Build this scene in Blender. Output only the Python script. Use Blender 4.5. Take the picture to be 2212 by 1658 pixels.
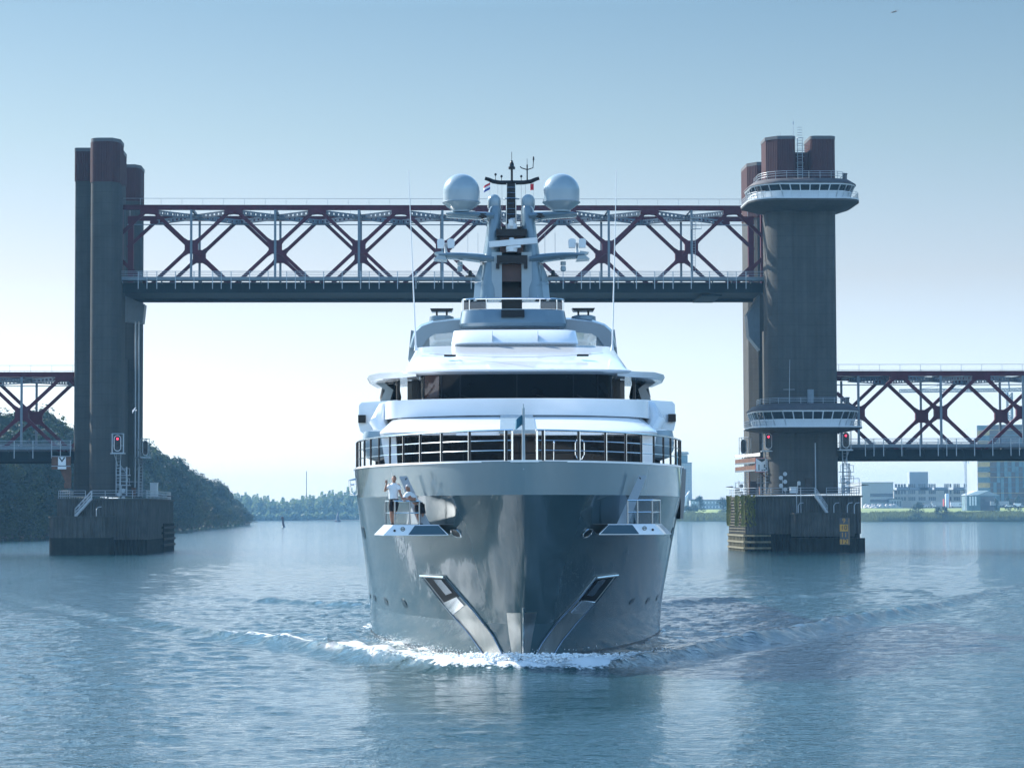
import bpy, math, random
import numpy as np
from mathutils import Vector, Matrix, noise as mnoise
R = math.radians
sc = bpy.context.scene
for o in list(bpy.data.objects): bpy.data.objects.remove(o)
COL = sc.collection
# ------------------------------------------------------------------ camera
FPX, H0 = 5415.0, 1109.0                     # focal length and horizon, measured on a 2212 px wide copy of the photo
CAMZ = 5.46
PITCH, ROLL = math.atan((H0-829)/FPX), 0.0036
cd = bpy.data.cameras.new('camera'); cam = bpy.data.objects.new('camera', cd); COL.objects.link(cam)
cd.lens = FPX/2212*36; cd.sensor_width = 36; cd.clip_start = .5; cd.clip_end = 30000
CR = Matrix.Rotation(R(90)+PITCH, 3, 'X') @ Matrix.Rotation(-ROLL, 3, 'Z')
cam.matrix_world = Matrix.Translation((0,0,CAMZ)) @ CR.to_4x4()
sc.camera = cam
# ------------------------------------------------------------------ sky and sun
SUN_EL, SUN_AZ = R(34), R(-50)               # azimuth measured from +Y towards +X
world = bpy.data.worlds.new('World'); sc.world = world; world.use_nodes = True
nt = world.node_tree; nt.nodes.clear()
wo = nt.nodes.new('ShaderNodeOutputWorld'); bg = nt.nodes.new('ShaderNodeBackground')
sky = nt.nodes.new('ShaderNodeTexSky'); sky.sky_type = 'NISHITA'; sky.sun_disc = False
sky.sun_elevation = SUN_EL; sky.sun_rotation = SUN_AZ; sky.altitude = 0; sky.air_density = 1.0; sky.dust_density = .7; sky.ozone_density = 2.2
mx = nt.nodes.new('ShaderNodeMix'); mx.data_type = 'RGBA'; mx.blend_type = 'MULTIPLY'; mx.inputs[0].default_value = 1
tcw = nt.nodes.new('ShaderNodeTexCoord'); sp = nt.nodes.new('ShaderNodeSeparateXYZ'); mrw = nt.nodes.new('ShaderNodeMapRange'); cr = nt.nodes.new('ShaderNodeValToRGB')
nt.links.new(tcw.outputs['Generated'], sp.inputs[0]); nt.links.new(sp.outputs[2], mrw.inputs[0]); mrw.inputs[2].default_value = 1; nt.links.new(mrw.outputs[0], cr.inputs[0]); nt.links.new(cr.outputs[0], mx.inputs[7])
# whitish air low over the river, brightness added above the view to light the water: tint of the sky by elevation
STOPS = ((.0035,(.60,.70,.96)),(.0386,(.55,.58,.73)),(.094,(.465,.41,.42)),(.149,(.375,.375,.35)),(.20,(.30,.335,.325)),(.225,(.45,.55,.54)),(.26,(.78,.95,.94)),(.34,(.86,1.,1.)),(1.,(.38,.62,.74)))
e_ = cr.color_ramp.elements; e_[0].position = STOPS[0][0]; e_[0].color = (*STOPS[0][1],1); e_[1].position = 1; e_[1].color = (*STOPS[-1][1],1)
for p_,c_ in STOPS[1:-1]: q_ = e_.new(p_); q_.color = (*c_,1)
# added brightening of the unseen sky behind the camera, lifting the front faces
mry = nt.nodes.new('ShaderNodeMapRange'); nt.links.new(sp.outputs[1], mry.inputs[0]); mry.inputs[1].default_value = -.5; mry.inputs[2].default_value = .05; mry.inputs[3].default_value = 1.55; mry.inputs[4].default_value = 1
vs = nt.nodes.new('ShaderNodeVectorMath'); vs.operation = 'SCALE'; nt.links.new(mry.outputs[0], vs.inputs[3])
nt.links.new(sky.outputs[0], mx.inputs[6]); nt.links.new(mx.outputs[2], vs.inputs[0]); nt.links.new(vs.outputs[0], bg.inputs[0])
bg.inputs[1].default_value = 0.149
nt.links.new(bg.outputs[0], wo.inputs[0])
sl = bpy.data.lights.new('sun', 'SUN'); sl.energy = 5.0; sl.angle = R(.5); sl.color = (1, .97, .92)
so = bpy.data.objects.new('sun', sl); COL.objects.link(so)
SUND = Vector((math.sin(SUN_AZ)*math.cos(SUN_EL), math.cos(SUN_AZ)*math.cos(SUN_EL), math.sin(SUN_EL)))
so.rotation_euler = SUND.to_track_quat('Z', 'Y').to_euler(); so.location = (0, 0, 200)
sc.view_settings.view_transform = 'Standard'; sc.view_settings.look = 'None'
sc.view_settings.exposure = 1.05; sc.view_settings.gamma = 1
sc.cycles.max_bounces = 7; sc.cycles.glossy_bounces = 4; sc.cycles.diffuse_bounces = 2
sc.cycles.transparent_max_bounces = 8; sc.cycles.volume_bounces = 0; sc.cycles.sample_clamp_indirect = 6
sc.cycles.use_denoising = True
# ------------------------------------------------------------------ helpers
class Frame:
    def __init__(s, O, rot): s.O = Vector(O); s.rot = rot; s.m = Matrix.Rotation(rot, 3, 'Z')
    def w(s, p): return s.O + s.m @ Vector(p)
    def px(s, u, v, t):                     # photo pixel -> local point on the plane y = t of this frame
        d = CR @ Vector((u-1106, -(v-829), -FPX)); n = s.m @ Vector((0,1,0))
        C = Vector((0,0,CAMZ)); k = (t-(C-s.O).dot(n))/d.dot(n)
        return s.m.transposed() @ (C+d*k-s.O)
W = Frame((0,0,0), 0)
YF = Frame((.386,94,0), .011)               # the yacht: origin at the waterline of the stem, y runs aft
BF = Frame((0,365,0), R(2.3))               # the bridge: x along the deck, y upstream
class MB:
    def __init__(s): s.v = []; s.f = []; s.sm = []
    def add(s, vs, fs):
        n = len(s.v); s.v += [tuple(p) for p in vs]; s.f += [tuple(i+n for i in f) for f in fs]; return s
    def box(s, x0, x1, y0, y1, z0, z1):
        return s.add([(x,y,z) for z in (z0,z1) for y in (y0,y1) for x in (x0,x1)],
                     [(0,2,3,1),(4,5,7,6),(0,1,5,4),(2,6,7,3),(0,4,6,2),(1,3,7,5)])
    def beam(s, a, b, w, h=None, up=(0,0,1)):
        a = Vector(a); b = Vector(b); d = (b-a).normalized(); h = h or w
        up = Vector(up)
        if abs(d.dot(up)) > .98: up = Vector((0,1,0))
        x = d.cross(up).normalized(); y = x.cross(d)
        vs = [p+x*i*w/2+y*j*h/2 for p in (a,b) for i,j in ((-1,-1),(1,-1),(1,1),(-1,1))]
        return s.add(vs, [(3,2,1,0),(4,5,6,7),(0,1,5,4),(1,2,6,5),(2,3,7,6),(3,0,4,7)])
    def tube(s, a, b, r, n=8, r2=None, cap=True):
        return s.path([a,b], r, n, [r, r if r2 is None else r2], cap)
    def path(s, pts, r, n=8, rs=None, cap=True, closed=False):
        pts = [Vector(p) for p in pts]; L = len(pts); rings = []
        for i,p in enumerate(pts):
            if closed: d = pts[(i+1)%L]-pts[i-1]
            else: d = pts[min(i+1,L-1)]-pts[max(i-1,0)]
            d.normalize(); up = Vector((0,0,1)) if abs(d.z) < .9 else Vector((0,1,0))
            x = d.cross(up).normalized(); y = x.cross(d); rr = rs[i] if rs else r
            rings.append([p+(x*math.cos(2*math.pi*k/n)+y*math.sin(2*math.pi*k/n))*rr for k in range(n)])
        if closed: rings.append(rings[0])
        return s.loft(rings, cap and not closed, cap and not closed)
    def loft(s, rings, c0=True, c1=True, closed=True):
        n = len(rings[0]); vs = [p for r in rings for p in r]; fs = []
        for i in range(len(rings)-1):
            for k in range(n if closed else n-1):
                a = i*n+k; b = i*n+(k+1)%n; fs.append((a, b, b+n, a+n))
        if c0: fs.append(tuple(range(n))[::-1])
        if c1: fs.append(tuple(range((len(rings)-1)*n, len(rings)*n)))
        return s.add(vs, fs)
    def lathe(s, c, prof, n=24, axis='z'):
        rings = []
        for r,z in prof:
            if axis == 'z': rings.append([(c[0]+r*math.cos(2*math.pi*k/n), c[1]+r*math.sin(2*math.pi*k/n), c[2]+z) for k in range(n)])
            elif axis == 'y': rings.append([(c[0]+r*math.cos(2*math.pi*k/n), c[1]+z, c[2]+r*math.sin(2*math.pi*k/n)) for k in range(n)])
            else: rings.append([(c[0]+z, c[1]+r*math.cos(2*math.pi*k/n), c[2]+r*math.sin(2*math.pi*k/n)) for k in range(n)])
        return s.loft(rings)
    def prism(s, poly, z0, z1): return s.loft([[(x,y,z0) for x,y in poly], [(x,y,z1) for x,y in poly]])
    def extr(s, poly, vec):
        vec = Vector(vec); return s.loft([[Vector(p) for p in poly], [Vector(p)+vec for p in poly]])
ORG = {}
def link(name, mb, mats, org=(0,0,0), ang=35):
    me = bpy.data.meshes.new(name); o = Vector(org)
    me.from_pydata([(p[0]-o.x, p[1]-o.y, p[2]-o.z) for p in mb.v], [], mb.f); me.update()
    import bmesh
    bm = bmesh.new(); bm.from_mesh(me); bmesh.ops.recalc_face_normals(bm, faces=bm.faces); bm.to_mesh(me); bm.free()
    me.materials.append(mats)
    if ang:
        me.shade_smooth(); me.set_sharp_from_angle(angle=R(ang))
    ob = bpy.data.objects.new(name, me); COL.objects.link(ob); return ob
def tag(o, label=None, cat=None, group=None, kind=None):
    if label: o['label'] = label
    if cat: o['category'] = cat
    if group: o['group'] = group
    if kind: o['kind'] = kind
    return o
def thing(name, label, cat, fr=W, org=(0,0,0), group=None):
    e = bpy.data.objects.new(name, None); e.empty_display_size = .5; COL.objects.link(e)
    e.location = fr.w(org); e.rotation_euler = (0,0,fr.rot); ORG[e.name] = Vector(org); return tag(e, label, cat, group)
def part(name, mb, m, par, ang=35, label=None):
    ob = link(name, mb, m, ORG[par.name], ang); ob.parent = par; ORG[ob.name] = ORG[par.name]
    if label: ob['label'] = label
    return ob
def solo(name, mb, m, label, cat, fr=W, org=None, group=None, kind=None, ang=35):
    if org is None:
        a = np.array(mb.v); org = ((a[:,0].min()+a[:,0].max())/2, (a[:,1].min()+a[:,1].max())/2, a[:,2].min())
    ob = link(name, mb, m, org, ang); ob.location = fr.w(org); ob.rotation_euler = (0,0,fr.rot); ORG[ob.name] = Vector(org)
    return tag(ob, label, cat, group, kind)
def copy_tree(o, par=None):
    c = o.copy(); COL.objects.link(c); c.parent = par
    for ch in list(o.children): copy_tree(ch, c)
    return c
# ------------------------------------------------------------------ materials
def M(name, col, rough=.5, metal=0., var=.1, scale=1., bump=0., bscale=8., coat=0., streak=0., emit=0., spec=.5, dirt=None, alpha=None, stretch=(1,1,1), joints=0):
    m = bpy.data.materials.new(name); m.use_nodes = True; t = m.node_tree; N = t.nodes; L = t.links
    b = N['Principled BSDF']; b.inputs['Roughness'].default_value = rough; b.inputs['Metallic'].default_value = metal
    b.inputs['Coat Weight'].default_value = coat; b.inputs['Coat Roughness'].default_value = .03; b.inputs['Specular IOR Level'].default_value = spec
    b.inputs['Base Color'].default_value = (*col, 1)
    tc = N.new('ShaderNodeTexCoord')
    if var or streak:
        mp = N.new('ShaderNodeMapping'); mp.inputs['Scale'].default_value = stretch; L.new(tc.outputs['Object'], mp.inputs[0])
        n1 = N.new('ShaderNodeTexNoise'); n1.inputs['Scale'].default_value = scale; n1.inputs['Detail'].default_value = 6; n1.inputs['Roughness'].default_value = .6
        L.new(mp.outputs[0], n1.inputs[0])
        r = N.new('ShaderNodeMapRange'); r.inputs[1].default_value = .3; r.inputs[2].default_value = .7
        r.inputs[3].default_value = 1-var; r.inputs[4].default_value = 1+var; L.new(n1.outputs[0], r.inputs[0])
        h = N.new('ShaderNodeMix'); h.data_type = 'RGBA'; h.blend_type = 'MULTIPLY'; h.inputs[0].default_value = 1
        h.inputs[6].default_value = (*col, 1); L.new(r.outputs[0], h.inputs[7]); out = h.outputs[2]
        if streak:
            mp2 = N.new('ShaderNodeMapping'); mp2.inputs['Scale'].default_value = (1.6,1.6,.05); L.new(tc.outputs['Object'], mp2.inputs[0])
            n2 = N.new('ShaderNodeTexNoise'); n2.inputs['Scale'].default_value = 1.3; n2.inputs['Detail'].default_value = 5; L.new(mp2.outputs[0], n2.inputs[0])
            r2 = N.new('ShaderNodeMapRange'); r2.inputs[1].default_value = .42; r2.inputs[2].default_value = .68; r2.inputs[3].default_value = 0; r2.inputs[4].default_value = streak
            L.new(n2.outputs[0], r2.inputs[0])
            h2 = N.new('ShaderNodeMix'); h2.data_type = 'RGBA'; L.new(r2.outputs[0], h2.inputs[0]); L.new(out, h2.inputs[6])
            h2.inputs[7].default_value = (*(dirt or (col[0]*.4, col[1]*.4, col[2]*.4)), 1); out = h2.outputs[2]
        if joints:
            sx = N.new('ShaderNodeSeparateXYZ'); L.new(tc.outputs['Object'], sx.inputs[0]); q = []
            for op,v_ in (('DIVIDE',joints),('FRACT',0),('LESS_THAN',.05),('MULTIPLY',.30)):
                k = N.new('ShaderNodeMath'); k.operation = op; L.new(q[-1] if q else sx.outputs[2], k.inputs[0]); k.inputs[1].default_value = v_; q.append(k.outputs[0])
            h3 = N.new('ShaderNodeMix'); h3.data_type = 'RGBA'; L.new(q[-1], h3.inputs[0]); L.new(out, h3.inputs[6]); h3.inputs[7].default_value = (col[0]*.35, col[1]*.35, col[2]*.35, 1); out = h3.outputs[2]
        L.new(out, b.inputs['Base Color'])
    if bump:
        n3 = N.new('ShaderNodeTexNoise'); n3.inputs['Scale'].default_value = bscale; n3.inputs['Detail'].default_value = 4; L.new(tc.outputs['Object'], n3.inputs[0])
        bp = N.new('ShaderNodeBump'); bp.inputs['Strength'].default_value = 1; bp.inputs['Distance'].default_value = bump; L.new(n3.outputs[0], bp.inputs['Height']); L.new(bp.outputs[0], b.inputs['Normal'])
    b.inputs['Specular IOR Level'].default_value = spec
    if emit:
        b.inputs['Emission Color'].default_value = (*col, 1); b.inputs['Emission Strength'].default_value = emit
    if alpha is not None: b.inputs['Alpha'].default_value = alpha
    return m
mt = {}
mt['white'] = M('white_gelcoat', (.82,.84,.86), .2, var=.03, scale=.8, coat=.6)
mt['hull'] = M('silver_grey_hull_paint', (.040,.085,.105), .22, metal=.15, var=.08, scale=.5, coat=.7)
mt['band'] = M('bulwark_grey_sky_reflection', (.16,.22,.245), .2, metal=.12, var=.04, scale=.5, coat=1.0)  # hull grey lightened to carry the sky reflection above the knuckle
mt['boot'] = M('dark_boot_top', (.03,.04,.05), .3, var=.2)
mt['grey'] = M('blue_grey_yacht_paint', (.125,.19,.235), .22, var=.05, scale=1., coat=.6)
mt['dome'] = M('pale_grey_radome', (.25,.33,.375), .25, var=.03, coat=.4)
mt['steel'] = M('polished_stainless_steel', (.72,.74,.76), .12, metal=1, var=.05, scale=3)
mt['steeld'] = M('dark_reflecting_stainless_tube', (.20,.24,.28), .18, metal=1, var=.05, scale=3)
mt['steel2'] = M('brushed_stainless_plate', (.50,.50,.48), .28, metal=1, var=.22, scale=1.2, bump=.004, bscale=25, stretch=(1,1,.4))
mt['black'] = M('tinted_black_glass', (.003,.004,.005), .05, var=.1, spec=.14)
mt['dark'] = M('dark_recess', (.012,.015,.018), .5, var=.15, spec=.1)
mt['mast'] = M('black_mast_paint', (.008,.010,.014), .3, var=.1, coat=.1, spec=.2)
mt['deck'] = M('teak_deck', (.12,.09,.07), .6, var=.2, scale=3)
mt['amber'] = M('wheelhouse_interior_amber', (.07,.03,.025), .5, var=.3)
mt['concrete'] = M('weathered_concrete', spec=.15, col=(.066,.066,.062), rough=.85, var=.16, scale=.35, streak=.28, bump=.03, bscale=2.5, joints=1.6)
mt['sheet'] = M('sheet_pile_wall', spec=.15, col=(.070,.070,.064), rough=.8, var=.3, scale=.6, streak=.75, dirt=(.035,.032,.028), bump=.03, bscale=3)
mt['wet'] = M('wet_algae_concrete', spec=.1, col=(.012,.015,.012), rough=.7, var=.4, scale=.8, streak=.6, bump=.04, bscale=3)
mt['timber'] = M('wet_fender_timber', (.12,.11,.06), .7, var=.35, scale=1.5, streak=.4)
mt['redclad'] = M('red_brown_corrugated_cladding', spec=.15, col=(.062,.020,.022), rough=.55, var=.12, scale=.8, streak=.2)
mt['capm'] = M('dark_roof_flashing', (.07,.07,.075), .5, var=.1)
mt['truss'] = M('crimson_truss_paint', spec=.15, col=(.085,.009,.024), rough=.55, var=.15, scale=.6, streak=.25)
mt['girder'] = M('dark_green_girder_paint', spec=.15, col=(.004,.016,.024), rough=.6, var=.2, scale=.3, streak=.3)
mt['galv'] = M('galvanised_steel', (.36,.40,.43), .45, metal=.35, var=.1)
mt['lattice'] = M('pale_bracing_paint', (.14,.18,.21), .5, var=.12)
mt['panel'] = M('white_cladding_panel', (.60,.64,.66), .4, var=.05)
mt['glassb'] = M('control_room_glass', (.008,.013,.018), .05, var=.1, spec=.4)
mt['roofc'] = M('bitumen_roof', (.06,.055,.06), .8, var=.2)
mt['red'] = M('red_paint', (.50,.04,.04), .5, var=.1)
mt['redlamp'] = M('lit_red_lamp', (1,.03,.07), .3, var=0, emit=2.2)
mt['signwhite'] = M('sign_white', (.78,.78,.78), .4, var=.05)
mt['signblack'] = M('sign_black', (.012,.012,.014), .4, var=.05)
mt['yellow'] = M('tide_board_yellow', (.55,.27,.03), .6, var=.2, scale=2, streak=.2)
mt['rust'] = M('rust_stained_steel', (.16,.07,.04), .8, var=.3, scale=2, streak=.4)
mt['skin'] = M('sun_tanned_skin', (.36,.17,.11), .5, var=.06)
mt['shirt'] = M('white_cotton', (.80,.82,.84), .85, var=.04, bump=.01, bscale=14)
mt['shorts'] = M('black_cotton', (.012,.013,.018), .85, var=.1)
mt['hairdark'] = M('dark_brown_hair', (.03,.018,.012), .6, var=.2)
mt['hairwhite'] = M('grey_white_hair', (.55,.53,.50), .6, var=.1)
def leafmat(name, c, v=.45):
    m = M(name, c, .75, var=v, scale=.35); N = m.node_tree.nodes; L = m.node_tree.links; b = N['Principled BSDF']
    tr = N.new('ShaderNodeBsdfTranslucent'); tr.inputs[0].default_value = (c[0]*1.6, c[1]*1.7, c[2]*.9, 1)
    ms = N.new('ShaderNodeMixShader'); ms.inputs[0].default_value = .25; L.new(b.outputs[0], ms.inputs[1]); L.new(tr.outputs[0], ms.inputs[2])
    L.new(ms.outputs[0], N['Material Output'].inputs[0]); return m
mt['leafA'] = leafmat('dark_green_leaves', (.018,.038,.022)); mt['leafB'] = leafmat('olive_green_leaves', (.045,.060,.022)); mt['leafC'] = leafmat('blue_green_leaves', (.022,.046,.034))
mt['leafD'] = leafmat('yellowing_leaves', (.060,.058,.022))
mt['leafF'] = leafmat('haze_paled_leaves', (.13,.165,.11)); mt['bark'] = M('tree_bark', (.08,.065,.05), .9, var=.3, scale=2)  # distant leaf colour paled to stand for haze
mt['earth'] = M('bank_earth', (.10,.09,.06), .95, var=.3, scale=.05)
mt['grassm'] = M('meadow_grass', (.19,.24,.07), .95, var=.3, scale=.02)
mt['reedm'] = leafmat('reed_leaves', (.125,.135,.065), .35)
# ------------------------------------------------------------------ hull shape (yacht frame, y aft, z up)
DECK = 7.32; KN = 6.13; CH = 1.35
def hull_s(z): return .10*max(z,-1)/CH if z < CH else (.10+.90*min((z-CH)/(KN-CH),1))
def hull_stem(z):
    s = max(hull_s(z),-.05); return -4.9*max(s,0)**1.15-(.12*(z-KN) if z > KN else 0)
def hull_b(y, z):
    s = hull_s(z); Lh = 29-11*s; p = .74-.16*s; B = 6.93-.1*s
    t = (y-hull_stem(z))/Lh
    if t <= 0: return 0.
    t = min(t,1); b = B*(1-(1-t)**2)**p
    if y > 55: b *= 1-.25*((y-55)/20)**2
    return b*(1+.012*max(z-KN,0))
def hullpt(u, v, side=None, off=0.):
    """the point where the photo's pixel ray meets the hull, pushed out by off along the normal"""
    lo = None
    for i in range(1200):
        y = -6+i*.03; p = YF.px(u, v, y)
        if p.z < -1 or p.z > DECK+.2: continue
        if abs(p.x) <= hull_b(y, p.z): lo = (y,p); break
    if lo is None: return None
    y, p = lo; sg = 1 if p.x > 0 else -1
    e = .05; P = lambda yy,zz: Vector((sg*hull_b(yy,zz), yy, zz))
    n = (P(y+e,p.z)-P(y-e,p.z)).cross(P(y,p.z+e)-P(y,p.z-e)).normalized()
    if n.x*sg < 0: n = -n
    return Vector((sg*hull_b(y,p.z), y, p.z))+n*off, n
# ------------------------------------------------------------------ water
def gauss(d, s): return np.exp(-(d/s)**2)
def water():
    rs = np.random.RandomState(7)
    ys = [3.,10,18,26,33,39,43]; y = 45.
    while y < 9000: ys.append(y); y += max(.13, y*y*2.1e-5)
    ys += [9000., 14000.]
    s0 = np.arange(-.235, .2351, .0011); ex = np.array([.26,.3,.36,.45,.6,.9,1.5,3])
    s = np.concatenate([-ex[::-1], s0, ex]); ys = np.array(ys)
    Y = np.repeat(ys[:,None], len(s), 1); X = Y*s[None,:]
    dY = np.gradient(ys)[:,None]; dX = Y*np.gradient(s)[None,:]
    Z = np.zeros_like(X)
    for i in range(130):                                     # wind chop
        lam = math.exp(rs.uniform(math.log(.33), math.log(3.6)))
        a = rs.normal(R(96), R(46)); k = 2*math.pi/lam; kx, ky = k*math.cos(a), k*math.sin(a)
        amp = .0028*lam**.9*rs.uniform(.5,1.4)
        ph = rs.uniform(0, 6.28); damp = np.exp(-((dY*abs(math.sin(a))+dX*abs(math.cos(a)))/lam*2.6)**2)
        w = np.sin(kx*X+ky*Y+ph+.6*np.sin(.37*X/lam+.23*Y/lam+ph))
        Z += amp*(w+.25*np.cos(2*(kx*X+ky*Y+ph)))*damp
    patch = .75+.35*np.sin(X*.05+1)*np.sin(Y*.031+2)+.25*np.sin(X*.021-Y*.043)
    Z *= patch
    m = YF.m.transposed(); Xl = (X-YF.O.x)*m[0][0]+(Y-YF.O.y)*m[0][1]; Yl = (X-YF.O.x)*m[1][0]+(Y-YF.O.y)*m[1][1]
    calm = np.exp(-((Xl/6.8)**2+((Yl+17)/11.)**2)**1.8); Z *= 1-.8*calm
    def fbm(X, Y, sc, seed, oct=5):
        r2 = np.random.RandomState(seed); o = np.zeros_like(X); tot = 0
        for i in range(oct*5):
            f = sc*1.75**(i/5.)*r2.uniform(.8,1.2); a = r2.uniform(0, 6.28); g = .62**(i/5.)
            o += g*np.sin(f*(X*math.cos(a)+Y*math.sin(a))+r2.uniform(0,6.28)+1.3*np.sin(f*.6*(X*math.sin(a)-Y*math.cos(a))+i)); tot += g*g
        return o/math.sqrt(tot)
    N1 = fbm(X, Y, 1.0, 3); N2 = fbm(X, Y, 3.2, 5); N3 = fbm(X, Y, .35, 11)
    foam = np.zeros_like(X)
    # diverging bow waves, in the yacht's frame: |x| -> y of the crest
    ax = np.abs(Xl); side = np.sign(Xl)
    cx = np.array([0,1.5,3,5,7,9.2,12.8,18,26,60]); cy = np.array([-5.2,-4.6,-3.2,1.2,5.8,11.8,20,34,56,160.])
    yc = np.interp(ax, cx, cy); dydx = np.interp(ax, cx[:-1]+.01, np.diff(cy)/np.diff(cx))
    dist = (Yl-yc)/np.sqrt(1+dydx**2)+.22*N3
    hgt = np.where((side < 0) & (ax > 8), np.clip(1.35-ax*.07,.15,1), 1)*np.interp(ax, [0,3,6,12,18,26,45], [.22,.22,.26,.40,.36,.22,0])*(1+.22*N1)
    back = np.where(dist > 0, .95, .48)
    Z += hgt*np.exp(-(dist/back)**2)-.14*np.interp(ax,[0,3,20,40],[0,1,1,0])*gauss(dist+1.6, .9)
    # second divergent wave starting at the shoulder
    yc2 = 52+(ax-7)*1.5; d2 = (Yl-yc2)/1.8+.25*N3
    Z += np.where(ax > 6.5, .26*np.clip(1-(ax-7)/26,0,1), 0)*gauss(d2, 1.0)*(1+.2*N1)
    # churned water between the crest and the hull
    wl = np.vectorize(lambda y: hull_b(y, .05))(np.clip(Yl[:,len(s)//2],-1,74))[:,None]
    dh = ax-wl; inside = np.clip(dist/3,0,1)*np.clip(1-(ax-wl)/22,0,1)*(Yl < 110)
    Z += inside*(.045*N1+.028*N2)*np.exp(-(dY/1.2)**2)
    # foam amounts
    lf = np.where(side < 0, 1., .45)
    f1 = 1.55*np.exp(-((dist-.35)/np.where(dist>.35,1.5+.6*np.exp(-(ax/4)**2),.55+.25*np.exp(-(ax/4)**2)))**2)*np.interp(ax,[0,3.2,4.6,7,10,14,18],[1,1,.85,.62,.36,.14,0])*np.where(ax>3, lf, 1)
    f2 = 1.0*np.exp(-np.clip(dh,0,99)/.9)*np.interp(Yl,[-6,-2.5,-1.5,12,34,60],[0,0,1,.75,.35,.1])*np.where(Yl>2, lf, 1)
    f3 = .55*gauss(d2,.55)*np.clip(1-(ax-7)/7,0,1)*(ax>6.3)*np.where(side<0,1,.0)
    f4 = .62*inside*np.clip(N1*.5+.3,0,1)*np.interp(Yl,[-2,8,30],[1,.8,0])*np.where(side<0,1,.6)
    foam = np.clip(np.maximum.reduce([f1,f2,f3,f4])*(1+.35*N1+(.2+.5*np.clip((ax-5)/4,0,1))*N3), 0, 1.4)
    crest = np.clip((Z-.30)*1.5,0,.22)*(Y<400); foam = np.maximum(foam, crest*np.clip(N3,0,1))
    Z += .07*np.clip(foam-.35,0,1)*(1+N2*.6)*np.exp(-(dY/.8)**2)
    Z *= np.clip(1-(Y-2500)/3000,0,1)
    nr, nc = X.shape
    V = np.stack([X,Y,Z], -1).reshape(-1,3).astype(np.float32)
    i = np.arange((nr-1)*(nc-1)); r_ = i//(nc-1); c_ = i%(nc-1); a = r_*nc+c_
    F = np.stack([a,a+1,a+nc+1,a+nc],-1).astype(np.int32)
    me = bpy.data.meshes.new('river_water'); me.vertices.add(len(V)); me.vertices.foreach_set('co', V.ravel())
    me.loops.add(F.size); me.loops.foreach_set('vertex_index', F.ravel()); me.polygons.add(len(F))
    me.polygons.foreach_set('loop_start', np.arange(0,F.size,4,dtype=np.int32)); me.polygons.foreach_set('loop_total', np.full(len(F),4,np.int32))
    me.update(calc_edges=True); me.shade_smooth()
    at = me.attributes.new('foam','FLOAT','POINT'); at.data.foreach_set('value', foam.ravel().astype(np.float32))
    ch = me.attributes.new('calm','FLOAT','POINT')
    calm = np.maximum(calm, .3*np.clip((Y-250)/600,0,1))
    ch.data.foreach_set('value', np.clip(calm,0,1.55).ravel().astype(np.float32))
    m = bpy.data.materials.new('river_water'); m.use_nodes = True; t = m.node_tree; N = t.nodes; L = t.links; b = N['Principled BSDF']
    b.inputs['Base Color'].default_value = (.012,.056,.068,1); b.inputs['Roughness'].default_value = .07; b.inputs['IOR'].default_value = 1.8
    tc = N.new('ShaderNodeTexCoord'); mp = N.new('ShaderNodeMapping'); mp.inputs['Scale'].default_value = (1.15,1.45,1); mp.inputs['Rotation'].default_value = (0,0,R(7)); L.new(tc.outputs['Object'], mp.inputs[0])
    def noise(scale, det, rough=.55):
        n = N.new('ShaderNodeTexNoise'); n.inputs['Scale'].default_value = scale; n.inputs['Detail'].default_value = det; n.inputs['Roughness'].default_value = rough; L.new(mp.outputs[0], n.inputs[0]); return n.outputs[0]
    def math_(op, x, y):
        q = N.new('ShaderNodeMath'); q.operation = op
        for k,w in ((0,x),(1,y)):
            if isinstance(w,(int,float)): q.inputs[k].default_value = w
            else: L.new(w, q.inputs[k])
        return q.outputs[0]
    at2 = N.new('ShaderNodeAttribute'); at2.attribute_name = 'calm'
    h = math_('ADD', math_('MULTIPLY', noise(.8,3), .02), math_('ADD', math_('MULTIPLY', math_('POWER', noise(2.2,3,.6), 4), .28), math_('MULTIPLY', math_('POWER', noise(6.,3,.6), 4), .095)))
    cf = math_('SUBTRACT', 1.0, math_('MULTIPLY', at2.outputs['Fac'], .85))
    bp = N.new('ShaderNodeBump'); bp.inputs['Distance'].default_value = 1; L.new(math_('MULTIPLY', cf, .8), bp.inputs['Strength']); L.new(h, bp.inputs['Height']); L.new(bp.outputs[0], b.inputs['Normal'])
    fa = N.new('ShaderNodeAttribute'); fa.attribute_name = 'foam'
    nf = N.new('ShaderNodeTexNoise'); nf.inputs['Scale'].default_value = 3.3; nf.inputs['Detail'].default_value = 9; nf.inputs['Roughness'].default_value = .72; L.new(tc.outputs['Object'], nf.inputs[0])
    d = math_('ADD', math_('SUBTRACT', fa.outputs['Fac'], .52), math_('MULTIPLY', math_('SUBTRACT', nf.outputs[0], .5), 2.6))
    mr = N.new('ShaderNodeMapRange'); mr.inputs[1].default_value = 0; mr.inputs[2].default_value = .25; L.new(d, mr.inputs[0])
    gate = math_('MULTIPLY', mr.outputs[0], math_('MINIMUM', math_('MULTIPLY', fa.outputs['Fac'], 7), 1))
    fo = N.new('ShaderNodeBsdfDiffuse'); fo.inputs[0].default_value = (.82,.85,.86,1); 
    b2 = N.new('ShaderNodeBump'); b2.inputs['Distance'].default_value = .12; L.new(nf.outputs[0], b2.inputs['Height']); L.new(b2.outputs[0], fo.inputs['Normal'])
    ms = N.new('ShaderNodeMixShader'); L.new(gate, ms.inputs[0]); L.new(b.outputs[0], ms.inputs[1]); L.new(fo.outputs[0], ms.inputs[2]); L.new(ms.outputs[0], N['Material Output'].inputs[0])
    me.materials.append(m); mt['foam'] = M('white_foam', (.82,.85,.86), .9, var=.05, bump=.05, bscale=6)
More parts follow.
